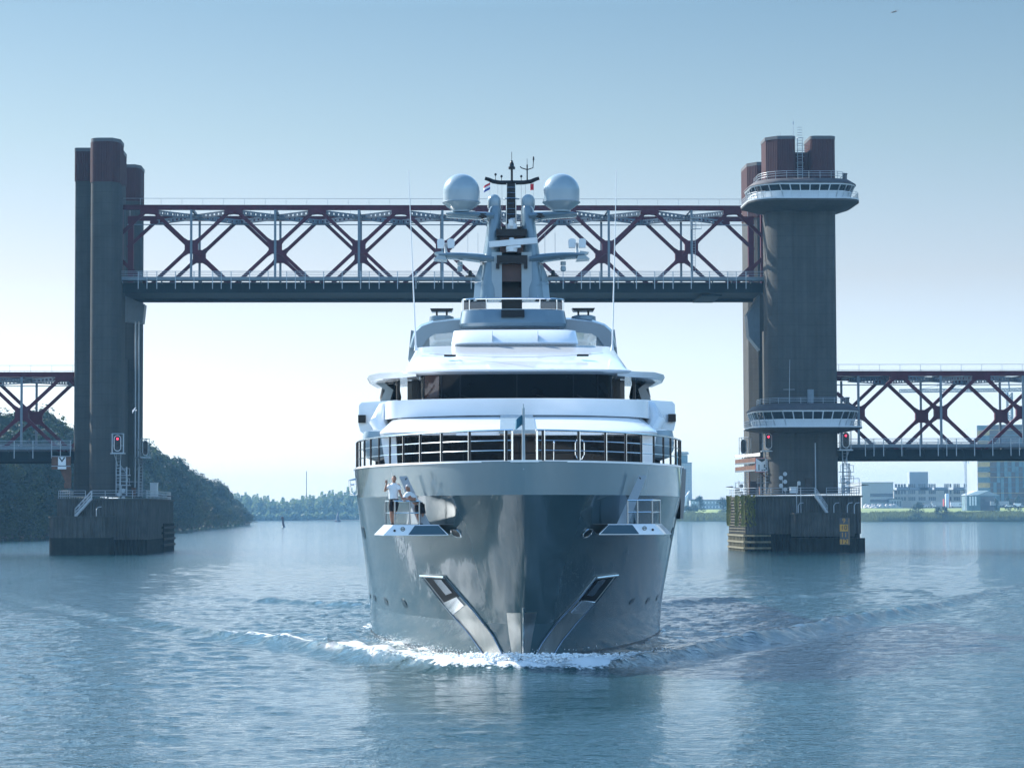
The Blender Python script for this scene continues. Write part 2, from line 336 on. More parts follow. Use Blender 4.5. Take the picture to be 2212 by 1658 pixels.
    ob = bpy.data.objects.new('river_water', me); COL.objects.link(ob); tag(ob, 'rippled blue grey river water running to the far banks', 'water', kind='structure')
water()
# ------------------------------------------------------------------ spray and lumpy foam piled at the stem
def foam_lumps():
    rnd = random.Random(5); mb = MB()
    def blob(c, r):
        n = 6; rings = []
        for j in range(1,4):
            th = math.pi*j/4
            rings.append([(c[0]+r*math.sin(th)*math.cos(2*math.pi*k/n)*rnd.uniform(.7,1.3), c[1]+r*math.sin(th)*math.sin(2*math.pi*k/n)*rnd.uniform(.7,1.3), c[2]+r*.8*math.cos(th)*rnd.uniform(.8,1.2)) for k in range(n)])
        mb.loft(rings)
    cx = [0,1.5,3,5,7]; cy = [-5.2,-4.6,-3.2,1.2,5.8]
    for i in range(4200):
        sx = rnd.gauss(0,1)*2.9-.25
        if abs(sx) > 6: continue
        y0 = float(np.interp(abs(sx), cx, cy)); dens = math.exp(-(sx/3.6)**2)
        y = y0+.3+abs(rnd.gauss(0,.9))*(1 if rnd.random()<.85 else -.3)
        top = .20*dens*math.exp(-((y-y0-.9)/1.0)**2)+.16
        blob((sx, y, .05+rnd.random()**1.5*top+.10*dens), rnd.uniform(.015,.06)*(.6+.6*dens))
    for i in range(160):
        sx = rnd.gauss(0,1.9); y0 = float(np.interp(abs(sx), cx, cy))
        blob((sx, y0+rnd.uniform(.2,2.4), .2+rnd.random()**2*.45), rnd.uniform(.008,.02))
    for i in range(300):                                 # thin foam line creeping up along the port plates
        y = rnd.uniform(-1,16); sx = -(hull_b(y,.1)+abs(rnd.gauss(0,.35)))
        blob((sx, y, .05+rnd.random()**2*.22), rnd.uniform(.01,.035))
    solo('bow_foam', mb, mt['foam'], 'heaped white foam and spray thrown up at the stem of the yacht', 'foam', YF, (0,-4,0), kind='stuff', ang=180)
foam_lumps()
# ------------------------------------------------------------------ river banks
def sheet(name, pts_near, pts_far, m, label, z0, z1, kind='structure', n=40, prof=None):
    """a strip of ground from a near waterline polyline to a far polyline, rising to z1"""
    mb = MB(); a = np.array(pts_near, float); b = np.array(pts_far, float); T = np.linspace(0,1,n)
    def smp(P, t):
        q = np.linspace(0,1,len(P)); return np.interp(t,q,P[:,0]), np.interp(t,q,P[:,1])
    rings = []; prof = prof or [(0,z0),(.06,z0+.6*(z1-z0)),(.2,z1),(1,z1)]
    for t in T:
        x0,y0 = smp(a,t); x1,y1 = smp(b,t)
        rings.append([(x0+(x1-x0)*f+mnoise.noise((t*30,f*4,0))*2, y0+(y1-y0)*f+mnoise.noise((t*33,f*5,7))*3*(f<.9), z+.25*mnoise.noise((t*25,f*9,3))) for f,z in prof])
    mb.loft(rings, False, False, closed=False)
    o = solo(name, mb, m, label, name.replace('_',' '), kind=kind, ang=60); return o
# wooded left bank: waterline points (x, y) read off the photo, from beside the bridge to the point
LB = [(-330,250),(-150,440),(W.px(0,1169,528)[0],528),(W.px(373,1146,790)[0],790),(W.px(480,1138,1060)[0],1060),(W.px(528,1134,1290)[0],1290),(W.px(541,1132,1345)[0],1345)]
LBf = [(-900,250),(-800,440),(-700,560),(-560,820),(-420,1120),(-330,1340),(W.px(520,1132,1400)[0],1400)]
sheet('left_bank', LB, LBf, mt['earth'], 'low muddy wooded bank left of the bridge', -.6, 2.2)
RB0 = W.px(1450,1126,1700)[0]
RB = [(RB0-110,1800),(RB0-5,1720),(W.px(1620,1125,1620)[0],1620),(W.px(1900,1126,1480)[0],1480),(W.px(2212,1126,1450)[0],1440),(700,1380)]
RBf = [(RB0-80,2500),(RB0+60,2300),(350,2300),(500,2300),(700,2300),(1000,2200)]
sheet('right_bank', RB, RBf, mt['grassm'], 'green meadow bank right of the yacht behind a belt of reeds', -.5, 8.2, prof=[(0,-.5),(.01,.4),(.055,1.6),(.10,6.8),(.125,8.0),(1,8.2)])
FB = [(-700,2330),(-420,2300),(-250,2280),(0,2250),(150,2330)]; FBf = [(-900,3400),(-500,3400),(-250,3400),(0,3400),(300,3400)]
sheet('far_bank', FB, FBf, mt['earth'], 'distant hazy river bank under woods', -.5, 2.5)
# ------------------------------------------------------------------ trees
def crown_mesh(seed, h, r, m, nleaf=2600, size=.55, conic=.0, z0=.12, nclump=20):
    rnd = random.Random(seed); V = []; F = []
    cl = []
    for i in range(nclump):
        f = rnd.random()**.8; z = h*(z0+(1-z0)*f*.96)
        rr = r*(math.sin(math.pi*min(1,(.12+.88*f))**(.8+conic))**.7)*(1-.25*f*conic); a = rnd.uniform(0,6.28); q = rnd.random()**.5
        cl.append((rr*q*math.cos(a), rr*q*math.sin(a), z, r*rnd.uniform(.26,.52)))
    cl.append((0,0,h*.9,r*.3))
    for i in range(nleaf):
        c = cl[rnd.randrange(len(cl))]; a = rnd.uniform(0,6.28); ct = rnd.uniform(-1,1); st = math.sqrt(1-ct*ct); q = c[3]*rnd.uniform(.55,1.12)
        p = Vector((c[0]+q*st*math.cos(a), c[1]+q*st*math.sin(a), c[2]+q*ct*1.15))
        n = (Vector((st*math.cos(a),st*math.sin(a),ct+.25))*1.5+Vector((rnd.gauss(0,.55),rnd.gauss(0,.55),rnd.gauss(0,.55)))).normalized(); u = n.orthogonal().normalized(); u.rotate(Matrix.Rotation(rnd.uniform(0,6.28),3,n)); w = n.cross(u); s_ = size*rnd.uniform(.5,1.35)
        k = len(V); V += [p+u*s_, p+w*s_*.8, p-u*s_*.9, p-w*s_*.7]; F.append((k,k+1,k+2,k+3))
    mb = MB(); mb.v = [tuple(v) for v in V]; mb.f = F
    return mb
def trunk_mb(seed, h, r):
    rnd = random.Random(seed); mb = MB(); top = (rnd.uniform(-.5,.5), rnd.uniform(-.5,.5), h*.8)
    mb.path([(0,0,-1.5),(0.1,0,h*.2),(top[0]*.5,top[1]*.5,h*.5),top], .3, 7, [h*.022,h*.018,h*.012,h*.004])
    for i in range(7):
        a = rnd.uniform(0,6.28); z = h*rnd.uniform(.2,.62); q = r*rnd.uniform(.5,.8)
        mb.path([(0,0,z),(q*.5*math.cos(a),q*.5*math.sin(a),z+h*.08),(q*math.cos(a),q*math.sin(a),z+h*.2)], .1, 5, [h*.008,h*.005,h*.002])
    return mb
PROTO = {}
def tree(kind, seed, x, y, z, h, wr, m, label, cat='tree', name='broadleaf_tree', group=None, nleaf=2600, size=.05, frame=W):
    key = (kind, seed)
    if key not in PROTO:
        conic = .6 if kind == 'poplar' else .0
        t = thing(name, label, cat, W, (0,0,0)); 
        part('trunk', trunk_mb(seed, 1*20, 5), mt['bark'], t)
        part('crown', crown_mesh(seed, 20, 3.6 if kind=='poplar' else (7.4 if kind=='bush' else 5.6), m, nleaf, size*10, conic, .0 if kind=='bush' else .08), m, t, ang=0)
        PROTO[key] = t; c = t
    else:
        c = copy_tree(PROTO[key])
    c['label'] = label; c['category'] = cat; c.name = name
    if group: c['group'] = group
    c.location = (x, y, z); c.scale = (h/20*wr, h/20*wr, h/20); c.rotation_euler = (0,0,(x*7.3+y*1.7)%6.28)
    return c
rt = random.Random(21)
def crest(u):     # height of the left wood's skyline in the photo
    return float(np.interp(u, [-60,40,100,140,160,300,335,375,404,433,476,505,520,534], [925,902,905,922,935,962,972,988,1012,1034,1042,1072,1088,1108]))
lbx = np.array([p[0] for p in LB]); lby = np.array([p[1] for p in LB])
CNT = {}
_o = 'first second third fourth fifth sixth seventh eighth ninth tenth eleventh twelfth thirteenth fourteenth fifteenth sixteenth seventeenth eighteenth nineteenth'.split()
ORDN = _o+['twentieth']+['twenty-'+w for w in _o[:9]]+['thirtieth']+['thirty-'+w for w in _o[:9]]
def bank_y(u, lo=420, hi=1345):     # depth at which column u of the photo meets the bank's waterline
    best = None
    for y in np.linspace(lo, hi, 240):
        xb = np.interp(y, lby, lbx); xu = W.px(u, 1109, y)[0]
        if xb >= xu: return y
    return hi
ADJ = ['dark green', 'olive green', 'blue green', 'yellowing']
us = list(np.arange(-52, 176, 13))+list(np.arange(296, 536, 8.5))
for u in us:
    yb = bank_y(u)
    for row in range(3):
        uu = u+rt.uniform(-5,5); y = yb+[9,30,62][row]+rt.uniform(-4,8)
        if u > 515: y = min(y, 1375+row*4)
        x = W.px(uu, 1109, y)[0]; ztop = W.px(uu, crest(uu), y)[2]
        H = ztop-1.8
        if row == 0: H *= rt.uniform(.48,.66)
        elif row == 1: H *= rt.uniform(.82,.95)
        else: H *= rt.uniform(.96,1.05)
        if u > 500 and row == 0: H *= 1.25
        H = max(H, 4); k = rt.choice(['round','round','poplar'] if row else ['bush','round'])
        mi = rt.choice([0,0,1,2] if row else [0,1,2,3,1]); seed = rt.randrange(3)*10+mi
        m = [mt['leafA'],mt['leafB'],mt['leafC'],mt['leafD']][mi]
        sec = 0 if u < 176 else 1; q_ = CNT.setdefault((sec,row), 0); CNT[(sec,row)] += 1
        lab = f"{ADJ[mi]} {dict(round='rounded',poplar='narrow',bush='spreading')[k]} tree, {ORDN[q_]} from left in {['front','middle','back'][row]} row {['seen below the side span','right of the left tower'][sec]}"
        tree(k, seed, x, y, 1.6, H, rt.uniform(.85,1.25)*max(1, 13/ H)*(1.15 if row==0 else .95), m, lab, group='trees of the left bank wood', nleaf=3600, size=.04)
def undergrowth():
    rnd = random.Random(9); V = []; F = []
    for i in range(20000):
        t = rnd.random()*.97+.03; q = np.linspace(0,1,len(LB)); x = np.interp(t,q,lbx); y = np.interp(t,q,lby)
        d = rnd.random(); dx = -.80*d*55; dy = d*30; hmax = (3+7*d)*(1+.4*math.sin(t*60)+.3*math.sin(t*143)); hmax = min(hmax, 2+ (1-t)*90)
        p = Vector((x+dx-2, y+dy+1, rnd.random()*hmax+.3)); n = Vector((rnd.gauss(0,1),rnd.gauss(-.3,1),rnd.gauss(.3,1))).normalized(); u = n.orthogonal().normalized(); w = n.cross(u); s_ = rnd.uniform(.4,1.0)
        k = len(V); V += [p+u*s_, p+w*s_, p-u*s_, p-w*s_]; F.append((k,k+1,k+2,k+3))
    mb = MB(); mb.v = V; mb.f = F
    solo('undergrowth', mb, mt['leafA'], 'dark bushy undergrowth along the foot of the left bank wood', 'undergrowth', W, (-100,800,0), kind='stuff', ang=0)
undergrowth()
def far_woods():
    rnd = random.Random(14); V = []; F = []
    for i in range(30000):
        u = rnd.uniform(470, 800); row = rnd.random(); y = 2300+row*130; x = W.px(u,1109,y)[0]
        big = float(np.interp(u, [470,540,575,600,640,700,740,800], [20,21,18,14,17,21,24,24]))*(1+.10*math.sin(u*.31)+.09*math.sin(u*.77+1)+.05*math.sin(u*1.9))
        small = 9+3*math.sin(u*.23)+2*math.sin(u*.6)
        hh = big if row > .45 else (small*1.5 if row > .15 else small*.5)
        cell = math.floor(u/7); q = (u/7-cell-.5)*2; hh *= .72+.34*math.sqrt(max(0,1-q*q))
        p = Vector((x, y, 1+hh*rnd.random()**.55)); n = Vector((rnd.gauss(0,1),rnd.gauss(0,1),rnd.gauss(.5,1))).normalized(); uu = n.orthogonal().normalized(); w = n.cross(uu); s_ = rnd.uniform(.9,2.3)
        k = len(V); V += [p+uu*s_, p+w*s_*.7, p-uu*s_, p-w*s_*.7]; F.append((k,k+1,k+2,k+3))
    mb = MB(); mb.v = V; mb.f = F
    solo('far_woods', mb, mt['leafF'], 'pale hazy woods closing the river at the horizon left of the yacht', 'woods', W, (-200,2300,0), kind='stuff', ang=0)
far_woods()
def reeds():
    rnd = random.Random(3); V = []; F = []; a = np.array(RB, float); q = np.linspace(0,1,len(a))
    for i in range(42000):
        t = rnd.random(); x = np.interp(t,q,a[:,0]); y = np.interp(t,q,a[:,1]); d = rnd.random()*16
        h = (3.4+d*.12)*(1+.16*mnoise.noise((x*.05,0,0))+.14*mnoise.noise((x*.21,2,0)))
        z0 = .2+d*.05; p = Vector((x+rnd.uniform(-1,1), y+d+3, z0)); lx = rnd.gauss(0,.25); w = rnd.uniform(.12,.35); z1 = h*rnd.uniform(.6,1.05)
        k = len(V); V += [p+Vector((-w,0,0)), p+Vector((w,0,0)), p+Vector((w*.6+lx,rnd.uniform(-.3,.3),z1)), p+Vector((-w*.7+lx,0,z1*.96))]; F.append((k,k+1,k+2,k+3))
    mb = MB(); mb.v = V; mb.f = F
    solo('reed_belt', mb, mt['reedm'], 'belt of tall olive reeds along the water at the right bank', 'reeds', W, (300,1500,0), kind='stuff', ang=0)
reeds()
# ------------------------------------------------------------------ bridge
def bx(u, t=0, v=800): return BF.px(u, v, t)[0]
def bz(v, t=0, u=1106): return BF.px(u, v, t)[2]
WID = 13.6                                   # distance between the two truss planes
S0 = bx(685.2, 0, 449); PAN = bx(865.5,0,449)-S0
ZT = bz(449.5); PH = PAN*.5*.945             # top chord centre, half height of the X
ZX = ZT-PH; ZB = ZX-PH
def truss_span(name, label, cat, sa, sb, dz, sgap=None, railstairs=False):
    root = thing(name, label, cat, BF, ((sa+sb)/2, WID/2, ZB+dz), None)
    k0 = math.floor((sa-S0)/PAN)-1; k1 = math.ceil((sb-S0)/PAN)+1
    for ti,t in enumerate((0, WID)):
        mb = MB(); mb.beam((sa,t,ZT+dz), (sb,t,ZT+dz), .72, .66)
        mb.box(sa, sb, t-.5, t+.5, ZT+dz+.31, ZT+dz+.36)
        chord = part('top_chord', mb, mt['truss'], root)
        def clipd(p, q):
            (x0,z0),(x1,z1) = p,q
            if x1 < x0: x0,z0,x1,z1 = x1,z1,x0,z0
            if x1 <= sa+.1 or x0 >= sb-.1: return None
            if x0 < sa: z0 += (z1-z0)*(sa-x0)/(x1-x0); x0 = sa
            if x1 > sb: z1 = z0+(z1-z0)*(sb-x0)/(x1-x0); x1 = sb
            return (x0,z0),(x1,z1)
        for k in range(k0, k1+1):
            st = S0+k*PAN; sx = st+PAN/2
            for (p,q) in (((st,ZT),(sx,ZX)),((sx,ZX),(st+PAN,ZT)),((st,ZB),(sx,ZX)),((sx,ZX),(st+PAN,ZB))):
                c = clipd(p,q)
                if c: 
                    (x0,z0),(x1,z1) = c; part('diagonal', MB().beam((x0,t,z0+dz),(x1,t,z1+dz), .50, .44, up=(0,1,0)), mt["truss"], root)
            if sa+.2 < sx < sb-.2:        # star shaped gusset plate where the diagonals cross
                a, b = 1.45, .80; P = [(-a*.62,-a*.95),(a*.62,-a*.95),(a*.95,-a*.62),(a*.95,a*.62),(a*.62,a*.95),(-a*.62,a*.95),(-a*.95,a*.62),(-a*.95,-a*.62)]
                g = MB().extr([(sx+x*.70, t-.36, ZX+dz+z*.70) for x,z in P], (0,.72,0))
                for sx1 in (-1,1):
                    for sz in (-1,1): g.extr([(sx+sx1*x, t-.345, ZX+dz+sz*z) for x,z in ((.45,.96),(.96,.45),(1.42,1.08),(1.12,1.38))], (0,.69,0))
                part('gusset_plate', g, mt['truss'], root)
                h = MB().beam((sx+.0,t-.46 if t==0 else t+.46,ZT+dz-.36), (sx,t-.46 if t==0 else t+.46,ZB+dz+1.0), .34, .2, up=(0,1,0))
                part('hanger_post', h, mt['lattice'], root)
            if sa+.8 < st < sb-.8:
                g = MB().extr([(st+x, t-.365, ZT+dz+z) for x,z in ((-1.25,-.3),(1.25,-.3),(1.35,-.7),(1.15,-.95),(.55,-.92),(-.55,-.92),(-1.15,-.95),(-1.35,-.7))], (0,.73,0))
                part('gusset_plate', g, mt['truss'], root)
    # ladder-like wind bracing between the two top chords
    def ladder(a, b, wd=.62):
        mb = MB(); a = Vector(a); b = Vector(b); d = (b-a); L = d.length; d.normalize(); n = d.cross(Vector((0,0,1))).normalized()
        for z in (0,.52):
            for s in (-wd/2, wd/2): mb.beam(a+n*s-Vector((0,0,z)), b+n*s-Vector((0,0,z)), .11, .12)
        q = .5
        while q < L-.3:
            c = a+d*q
            for s in (-wd/2, wd/2): mb.beam(c+n*s, c+n*s-Vector((0,0,.52)), .30, .09, up=n)
            mb.beam(c-n*wd/2-Vector((0,0,.5)), c+n*wd/2-Vector((0,0,.5)), .12, .06); q += .98
        return mb
    zb = ZT+dz-.30
    for k in range(k0, k1+1):
        st = S0+k*PAN; sx = st+PAN/2
        for (a,b) in (((st,.3),(sx,WID/2)),((sx,WID/2),(st+PAN,.3)),((st,WID-.3),(sx,WID/2)),((sx,WID/2),(st+PAN,WID-.3))):
            if min(a[0],b[0]) >= sa-.1 and max(a[0],b[0]) <= sb+.1: part('wind_brace', ladder((a[0],a[1],zb),(b[0],b[1],zb)), mt['lattice'], root, ang=0)
        if sa < sx < sb: part('cross_beam', MB().beam((sx,.3,ZT+dz-.1),(sx,WID-.3,ZT+dz-.1), .3,.4), mt['lattice'], root)
    # inspection pipe hung along the rear chord
    part('inspection_rail', MB().tube((sa,WID-.8,ZT+dz-1.0),(sb,WID-.8,ZT+dz-1.0),.07), mt['lattice'], root)
    for t in (-.1, WID+.1):
        mb = MB(); zr = ZT+dz+.36; s = sa+.3
        while s < sb: mb.tube((s,t,zr),(s,t,zr+.98),.028,5); s += 3.02
        mb.tube((sa,t,zr+.98),(sb,t,zr+.98),.03,5); part('roof_handrail', mb, mt['galv'], root)
    # deck
    zg1 = bz(609.5)+dz; zg0 = bz(653,WID+1.5)+dz
    mb = MB(); mb.box(sa, sb, -1.05, WID+1.05, zg0+.5, zg1-.38)
    for t in (-1.25, WID+1.25):
        mb.box(sa, sb, t-.24, t+.24, zg0+.05, zg1-.32)
        mb.box(sa, sb, t-.42, t+.42, zg0, zg0+.08); mb.box(sa, sb, t-.40, t+.40, zg1-.34, zg1-.26)
    s = sa+1.2
    while s < sb: mb.box(s-.04,s+.04,-1.56,-1.49,zg0+.08,zg1-.34); s += 2.85
    part('deck_girder', mb, mt['girder'], root)
    part('road_slab', MB().box(sa, sb, .5, WID-.5, zg1-.26, zg1+.05), mt['capm'], root)
    for t,sg in ((0,-1),(WID,1)):
        mb = MB(); mb.box(sa, sb, min(t+sg*1.6,t+sg*3.6), max(t+sg*1.6,t+sg*3.6), zg1-.02, zg1+.10); mb.box(sa,sb,t+sg*3.6-.04,t+sg*3.6+.04,zg1-.02,zg1+.42)
        s = sa+1
        while s < sb: mb.beam((s,t+sg*1.4,zg1-.28),(s,t+sg*3.6,zg1-.03),.12,.2); s += 2.85
        part('walkway', mb, mt['lattice'], root)
        mb = MB(); s = sa+.8; y = t+sg*3.7; i = 0
        while s < sb:
            mb.box(s-.055,s+.055,y-.05,y+.05,zg1-1.3 if sg<0 else zg1-.3,zg1+1.22)
            if i % 4 == 1:
                mb.box(s+1.2,s+1.3,y-.05,y+.05,zg1-1.3 if sg<0 else zg1-.3,zg1+1.22)
                for q in range(6): mb.box(s+.15+q*.18,s+.19+q*.18,y-.02,y+.02,zg1+.45,zg1+1.1)
            s += 2.66; i += 1
        for q in (.48,.72,.96,1.22): mb.tube((sa,y,zg1+q),(sb,y,zg1+q),.032 if q<1.2 else .045,5)
        part('handrail', mb, mt['galv'], root)
    return root, zg0, zg1
SL, SR = bx(252), bx(1658)
LOW = bz(803,0,1950)+.1-bz(444.5,0,1106)
lift, zg0, zg1 = truss_span('lift_span', 'raised crimson lattice truss span with dark girder between the two concrete towers', 'bridge span', SL, SR, 0)
for s,nm in ((SL+.45,'a'),(SR-.45,'b')):
    for t in (0,WID): part('end_post', MB().box(s-.42,s+.42,t-.35,t+.35,ZB-.2,ZT-.3), mt['truss'], lift)
mb = MB(); mb.box(SR-9.5,SR-6.5,1,WID-1,zg0-.28,zg0-.003); part('girder_foot', mb, mt['girder'], lift)
mb = MB()                                    # maintenance platform with railing on a hanger post
xs = bx(1500)
for z0 in (0,1.6): mb.box(xs-.4,xs+1.1,-.9,-.5,ZX+2.6+z0,ZX+2.68+z0)
for z in (3.2,3.8,4.3): mb.tube((xs-.4,-.95,ZX+z),(xs+1.1,-.95,ZX+z),.03,5)
for x in (-.4,.3,1.1): mb.tube((xs+x,-.95,ZX+2.6),(xs+x,-.95,ZX+4.3),.03,5)
for q in range(24): mb.tube((xs-.25,-.7,ZB+2.2+q*.38),(xs+.2,-.7,ZB+2.2+q*.38),.025,4)
for x in (-.25,.2): mb.tube((xs+x,-.7,ZB+2),(xs+x,-.7,ZX+4.2),.03,5)
part('service_platform', mb, mt['galv'], lift)
SLa = bx(-900, 0, 950); 
left_span,_,_ = truss_span('side_span', 'low crimson lattice truss span running out of the picture left of the left tower', 'bridge span', SLa, bx(163,0,900), LOW)
right_span,_,_ = truss_span('side_span', 'low crimson lattice truss span running out of the picture right of the control tower', 'bridge span', bx(1808,0,900), bx(3000,0,950), LOW)
mb = MB(); xs = S0+PAN*7+PAN/2
mb = MB()
# ------------------------------------------------------------------ towers
def rrect(s0, s1, t0, t1, rs, n=7):
    """plan with four corner radii rs (front-left, front-right, back-right, back-left)"""
    P = []
    for (cx,cy,a0,r) in ((s0,t0,180,rs[0]),(s1,t0,270,rs[1]),(s1,t1,0,rs[2]),(s0,t1,90,rs[3])):
        ox = cx+(r if cx==s0 else -r); oy = cy+(r if cy==t0 else -r)
        for k in range(n+1):
            a = R(a0+90*k/n); P.append((ox+r*math.cos(a), oy+r*math.sin(a)))
    return P
def shaft(root, plan, z0, zc, z1, cap=True):
    part('concrete_shaft', MB().prism(plan, z0, zc), mt['concrete'], root)
    c = Vector((sum(p[0] for p in plan)/len(plan), sum(p[1] for p in plan)/len(plan)))
    g = lambda f: [(c.x+(p[0]-c.x)*f, c.y+(p[1]-c.y)*f) for p in plan]
    # corrugated cladding: a fine zigzag following the plan
    per = []; L = len(plan)
    for i in range(L):
        a = Vector(plan[i]); b = Vector(plan[(i+1)%L]); d = (b-a).length; k = max(1,int(d/.16)); n = Vector(((b-a).y, -(b-a).x)); 
        n = n.normalized() if n.length > 0 else Vector((0,0))
        for j in range(k): q = a+(b-a)*j/k; per.append((q.x+n.x*(.05+.045*(len(per)%2)), q.y+n.y*(.05+.045*(len(per)%2))))
    part('cladding', MB().prism(per, zc+.003, z1-.5), mt['redclad'], root, ang=25)
    part('roof_edge', MB().prism(g(1.035), z1-.5, z1), mt['capm'], root)
PZ = bz(1066,-4,1740)                        # top of the piers
# left tower: front pillar, outer pillar, rear pillar
TF = -7.5
ltw = thing('bridge_tower', 'grey concrete lift tower left of the yacht with three red topped pillars', 'tower', BF, (bx(210,0,1000),8,PZ))
zt_ = bz(297.5,TF,220)
A0, A1 = bx(191.5,TF), bx(254.5,TF)
shaft(ltw, rrect(A0,A1,TF,TF+5.6,(1.6,.05,.3,.3))[:8]+[(A1-.95,TF),(A1,TF+1.5),(A1,TF+5.6),(A0,TF+5.6)], PZ, bz(392,TF,220), zt_)
B0 = bx(161.5,TF+7)
shaft(ltw, rrect(B0,A1-.4,TF+6,TF+13,(.5,.2,.5,.5)), PZ, bz(393,TF+7,180), bz(321.5,TF+7,175))
C0, C1 = bx(256,20), bx(301.5,19)
C0 = A0-.2
shaft(ltw, rrect(C0,C1-.9,18,24,(1.2,.1,.5,.5))[:8]+[(C1-.75,18),(C1,19.3),(C1,24),(C0,24)], PZ, bz(434,18,280), bz(355,18,280))
mb = MB(); mb.box(A0+.6,A1-1.4,TF+5.5,18.5,PZ,bz(760,0,270)); part('link_wall', mb, mt['concrete'], ltw)
mb = MB(); mb.box(C1-3.1,C1-2.7,17.6,18.0,PZ+2,ZB-2)
for q in range(40): mb.box(C1-3.2,C1-2.6,17.5,17.6,PZ+3+q*.9,PZ+3.06+q*.9)
part('cable_ladder', mb, mt['galv'], ltw)
mb = MB(); zq = bz(670,10,270)
mb.extr([(A1-1.5,10,zq+2.4),(A1+1.9,10,zq+.9),(A1+1.6,10,zq-1.9),(A1-1.5,10,zq-1.6)],(0,3,0)); part('bearing_bracket', mb, mt['lattice'], ltw)
mb = MB()
for q in range(2): mb.tube((A1+.6+q*.5,9.6,PZ),(A1+.6+q*.5,9.6,zq-1.7),.12,8)
part('cable_guide', mb, mt['galv'], ltw)
# right tower
TR = -9.5
rtw = thing('bridge_tower', 'grey concrete lift tower right of the yacht carrying two glazed control rooms', 'tower', BF, (bx(1735,0,1000),8,PZ))
D0, D1 = bx(1661.5,TR,500), bx(1808,TR,600)
zr = bz(293,TR,1730); zc2 = bz(400,TR,1730)
w1 = bx(1719,TR,350)-D0; w2 = D1-bx(1752,TR,350)
# fluted front shaft: two lobes joined by a slightly recessed panel
P = []
def arc(cx, cy, r, a0, a1, n=9): return [(cx+r*math.cos(R(a0+(a1-a0)*k/n)), cy+r*math.sin(R(a0+(a1-a0)*k/n))) for k in range(n+1)]
lob = 1.25
P = [(D0,TR+3.2),(D0,TR+2.0),(D0+.55,TR+.9)]+[(D0+1.2,TR+.25)]+arc(D0+w1-1.0,TR+1.0,1.0,250,318)+[(D0+w1+.2,TR+.42),(D1-w2-.2,TR+.42)]+arc(D1-w2+1.0,TR+1.0,1.0,222,290)+[(D1-1.0,TR+.18)]+arc(D1-.9,TR+1.0,.9,285,360)+[(D1,TR+6.5),(D0,TR+6.5)]
part('concrete_shaft', MB().prism(P, PZ, zc2), mt['concrete'], rtw)
for (s0,s1,rs) in ((D0-.15,D0+w1,(2.2,.8,.5,.5)),(D1-w2,D1,(.8,.9,.5,.5))):
    q = MB(); pl = rrect(s0,s1,TR+.1,TR+6.2,rs); per = []
    if s0 < D0: pl = [(s0,TR+6.2),(s0,TR+2.0),(s0+1.5,TR+.3)]+pl[9:16]+[(s1,TR+6.2)]
    for i in range(len(pl)):
        a = Vector(pl[i]); b = Vector(pl[(i+1)%len(pl)]); d = (b-a).length; k = max(1,int(d/.16))
        n = Vector(((b-a).y,-(b-a).x)).normalized()
        for j in range(k): e = a+(b-a)*j/k+n*(.04*(len(per)%2)); per.append((e.x,e.y))
    part('cladding', MB().prism(per, zc2+.004, zr-.45), mt['redclad'], rtw, ang=25)
    cx,cy = (s0+s1)/2, TR+3.1
    part('roof_edge', MB().prism([(cx+(x-cx)*1.04,cy+(y-cy)*1.03) for x,y in pl], zr-.45, zr), mt['capm'], rtw)
zm = bz(328,TR,1735)
part('cladding', MB().box(D0+w1-.3,D1-w2+.3,TR+2.0,TR+6,zc2+.004,zm), mt['redclad'], rtw)
part('roof_edge', MB().box(D0+w1+.05,D1-w2-.05,TR+1.9,TR+6.1,zm,zm+.2), mt['capm'], rtw)
mb = MB()
xa = bx(1732,TR,350)
for x in (-.35,.35): mb.tube((xa+x,TR+1.6,zc2+.5),(xa+x,TR+1.6,zm+2.2),.05,6)
for q in range(22): mb.tube((xa-.35,TR+1.6,zc2+.6+q*.38),(xa+.35,TR+1.6,zc2+.6+q*.38),.03,5)
for q in range(7): mb.path([(xa+.55*math.cos(R(180+180*k/8)),TR+1.6+.6*math.sin(R(180+180*k/8)),zm-3.2+q*.9) for k in range(9)],.03,5)
for x in (-2.1,2.2):
    for z in (.4,.8,1.2): mb.tube((xa+x*.25,TR+2,zm+z),(xa+x,TR+2,zm+z),.03,5)
    mb.tube((xa+x,TR+2,zm),(xa+x,TR+2,zm+1.2),.03,5)
part('caged_ladder', mb, mt['galv'], rtw)
mb = MB(); xr = bx(1718,TR,280); mb.tube((xr,TR+2,zr-.2),(xr,TR+2,zr+3.1),.045,6,.02); mb.box(xr-.08,xr+.08,TR+1.95,TR+2.05,zr+1.9,zr+2.3); xr2 = bx(1690,TR,280); mb.tube((xr2,TR+2,zr-.1),(xr2,TR+2,zr+.8),.03,5)
part('lightning_rod', mb, mt['galv'], rtw)
E0, E1 = bx(1616,17,500), bx(1680,17,500)
ze = bz(350,16,1640)
pl = [(E0,24),(E0,17.8),(E0+1.3,16),(E1,16),(E1,24)]
shaft(rtw, pl, PZ, bz(470,16,1640), ze)
part('link_wall', MB().box(D0+2.4,D1-1,TR+6.4,16.2,PZ,bz(700,0,1700)), mt['concrete'], rtw)
mb = MB(); mb.box(E0+2.6,E0+2.9,15.6,15.9,PZ+2,ZB-2)
for q in range(44): mb.box(E0+2.5,E0+3.05,15.5,15.6,PZ+3+q*.85,PZ+3.06+q*.85)
part('cable_ladder', mb, mt['galv'], rtw)
mb = MB(); zq = bz(690,4,1660); mb.extr([(D0+.3,3,zq+3.6),(D0-1.6,3,zq+.6),(D0-1.3,3,zq-2.6),(D0+.3,3,zq-4.6)],(0,3,0)); part('bearing_bracket', mb, mt['lattice'], rtw)
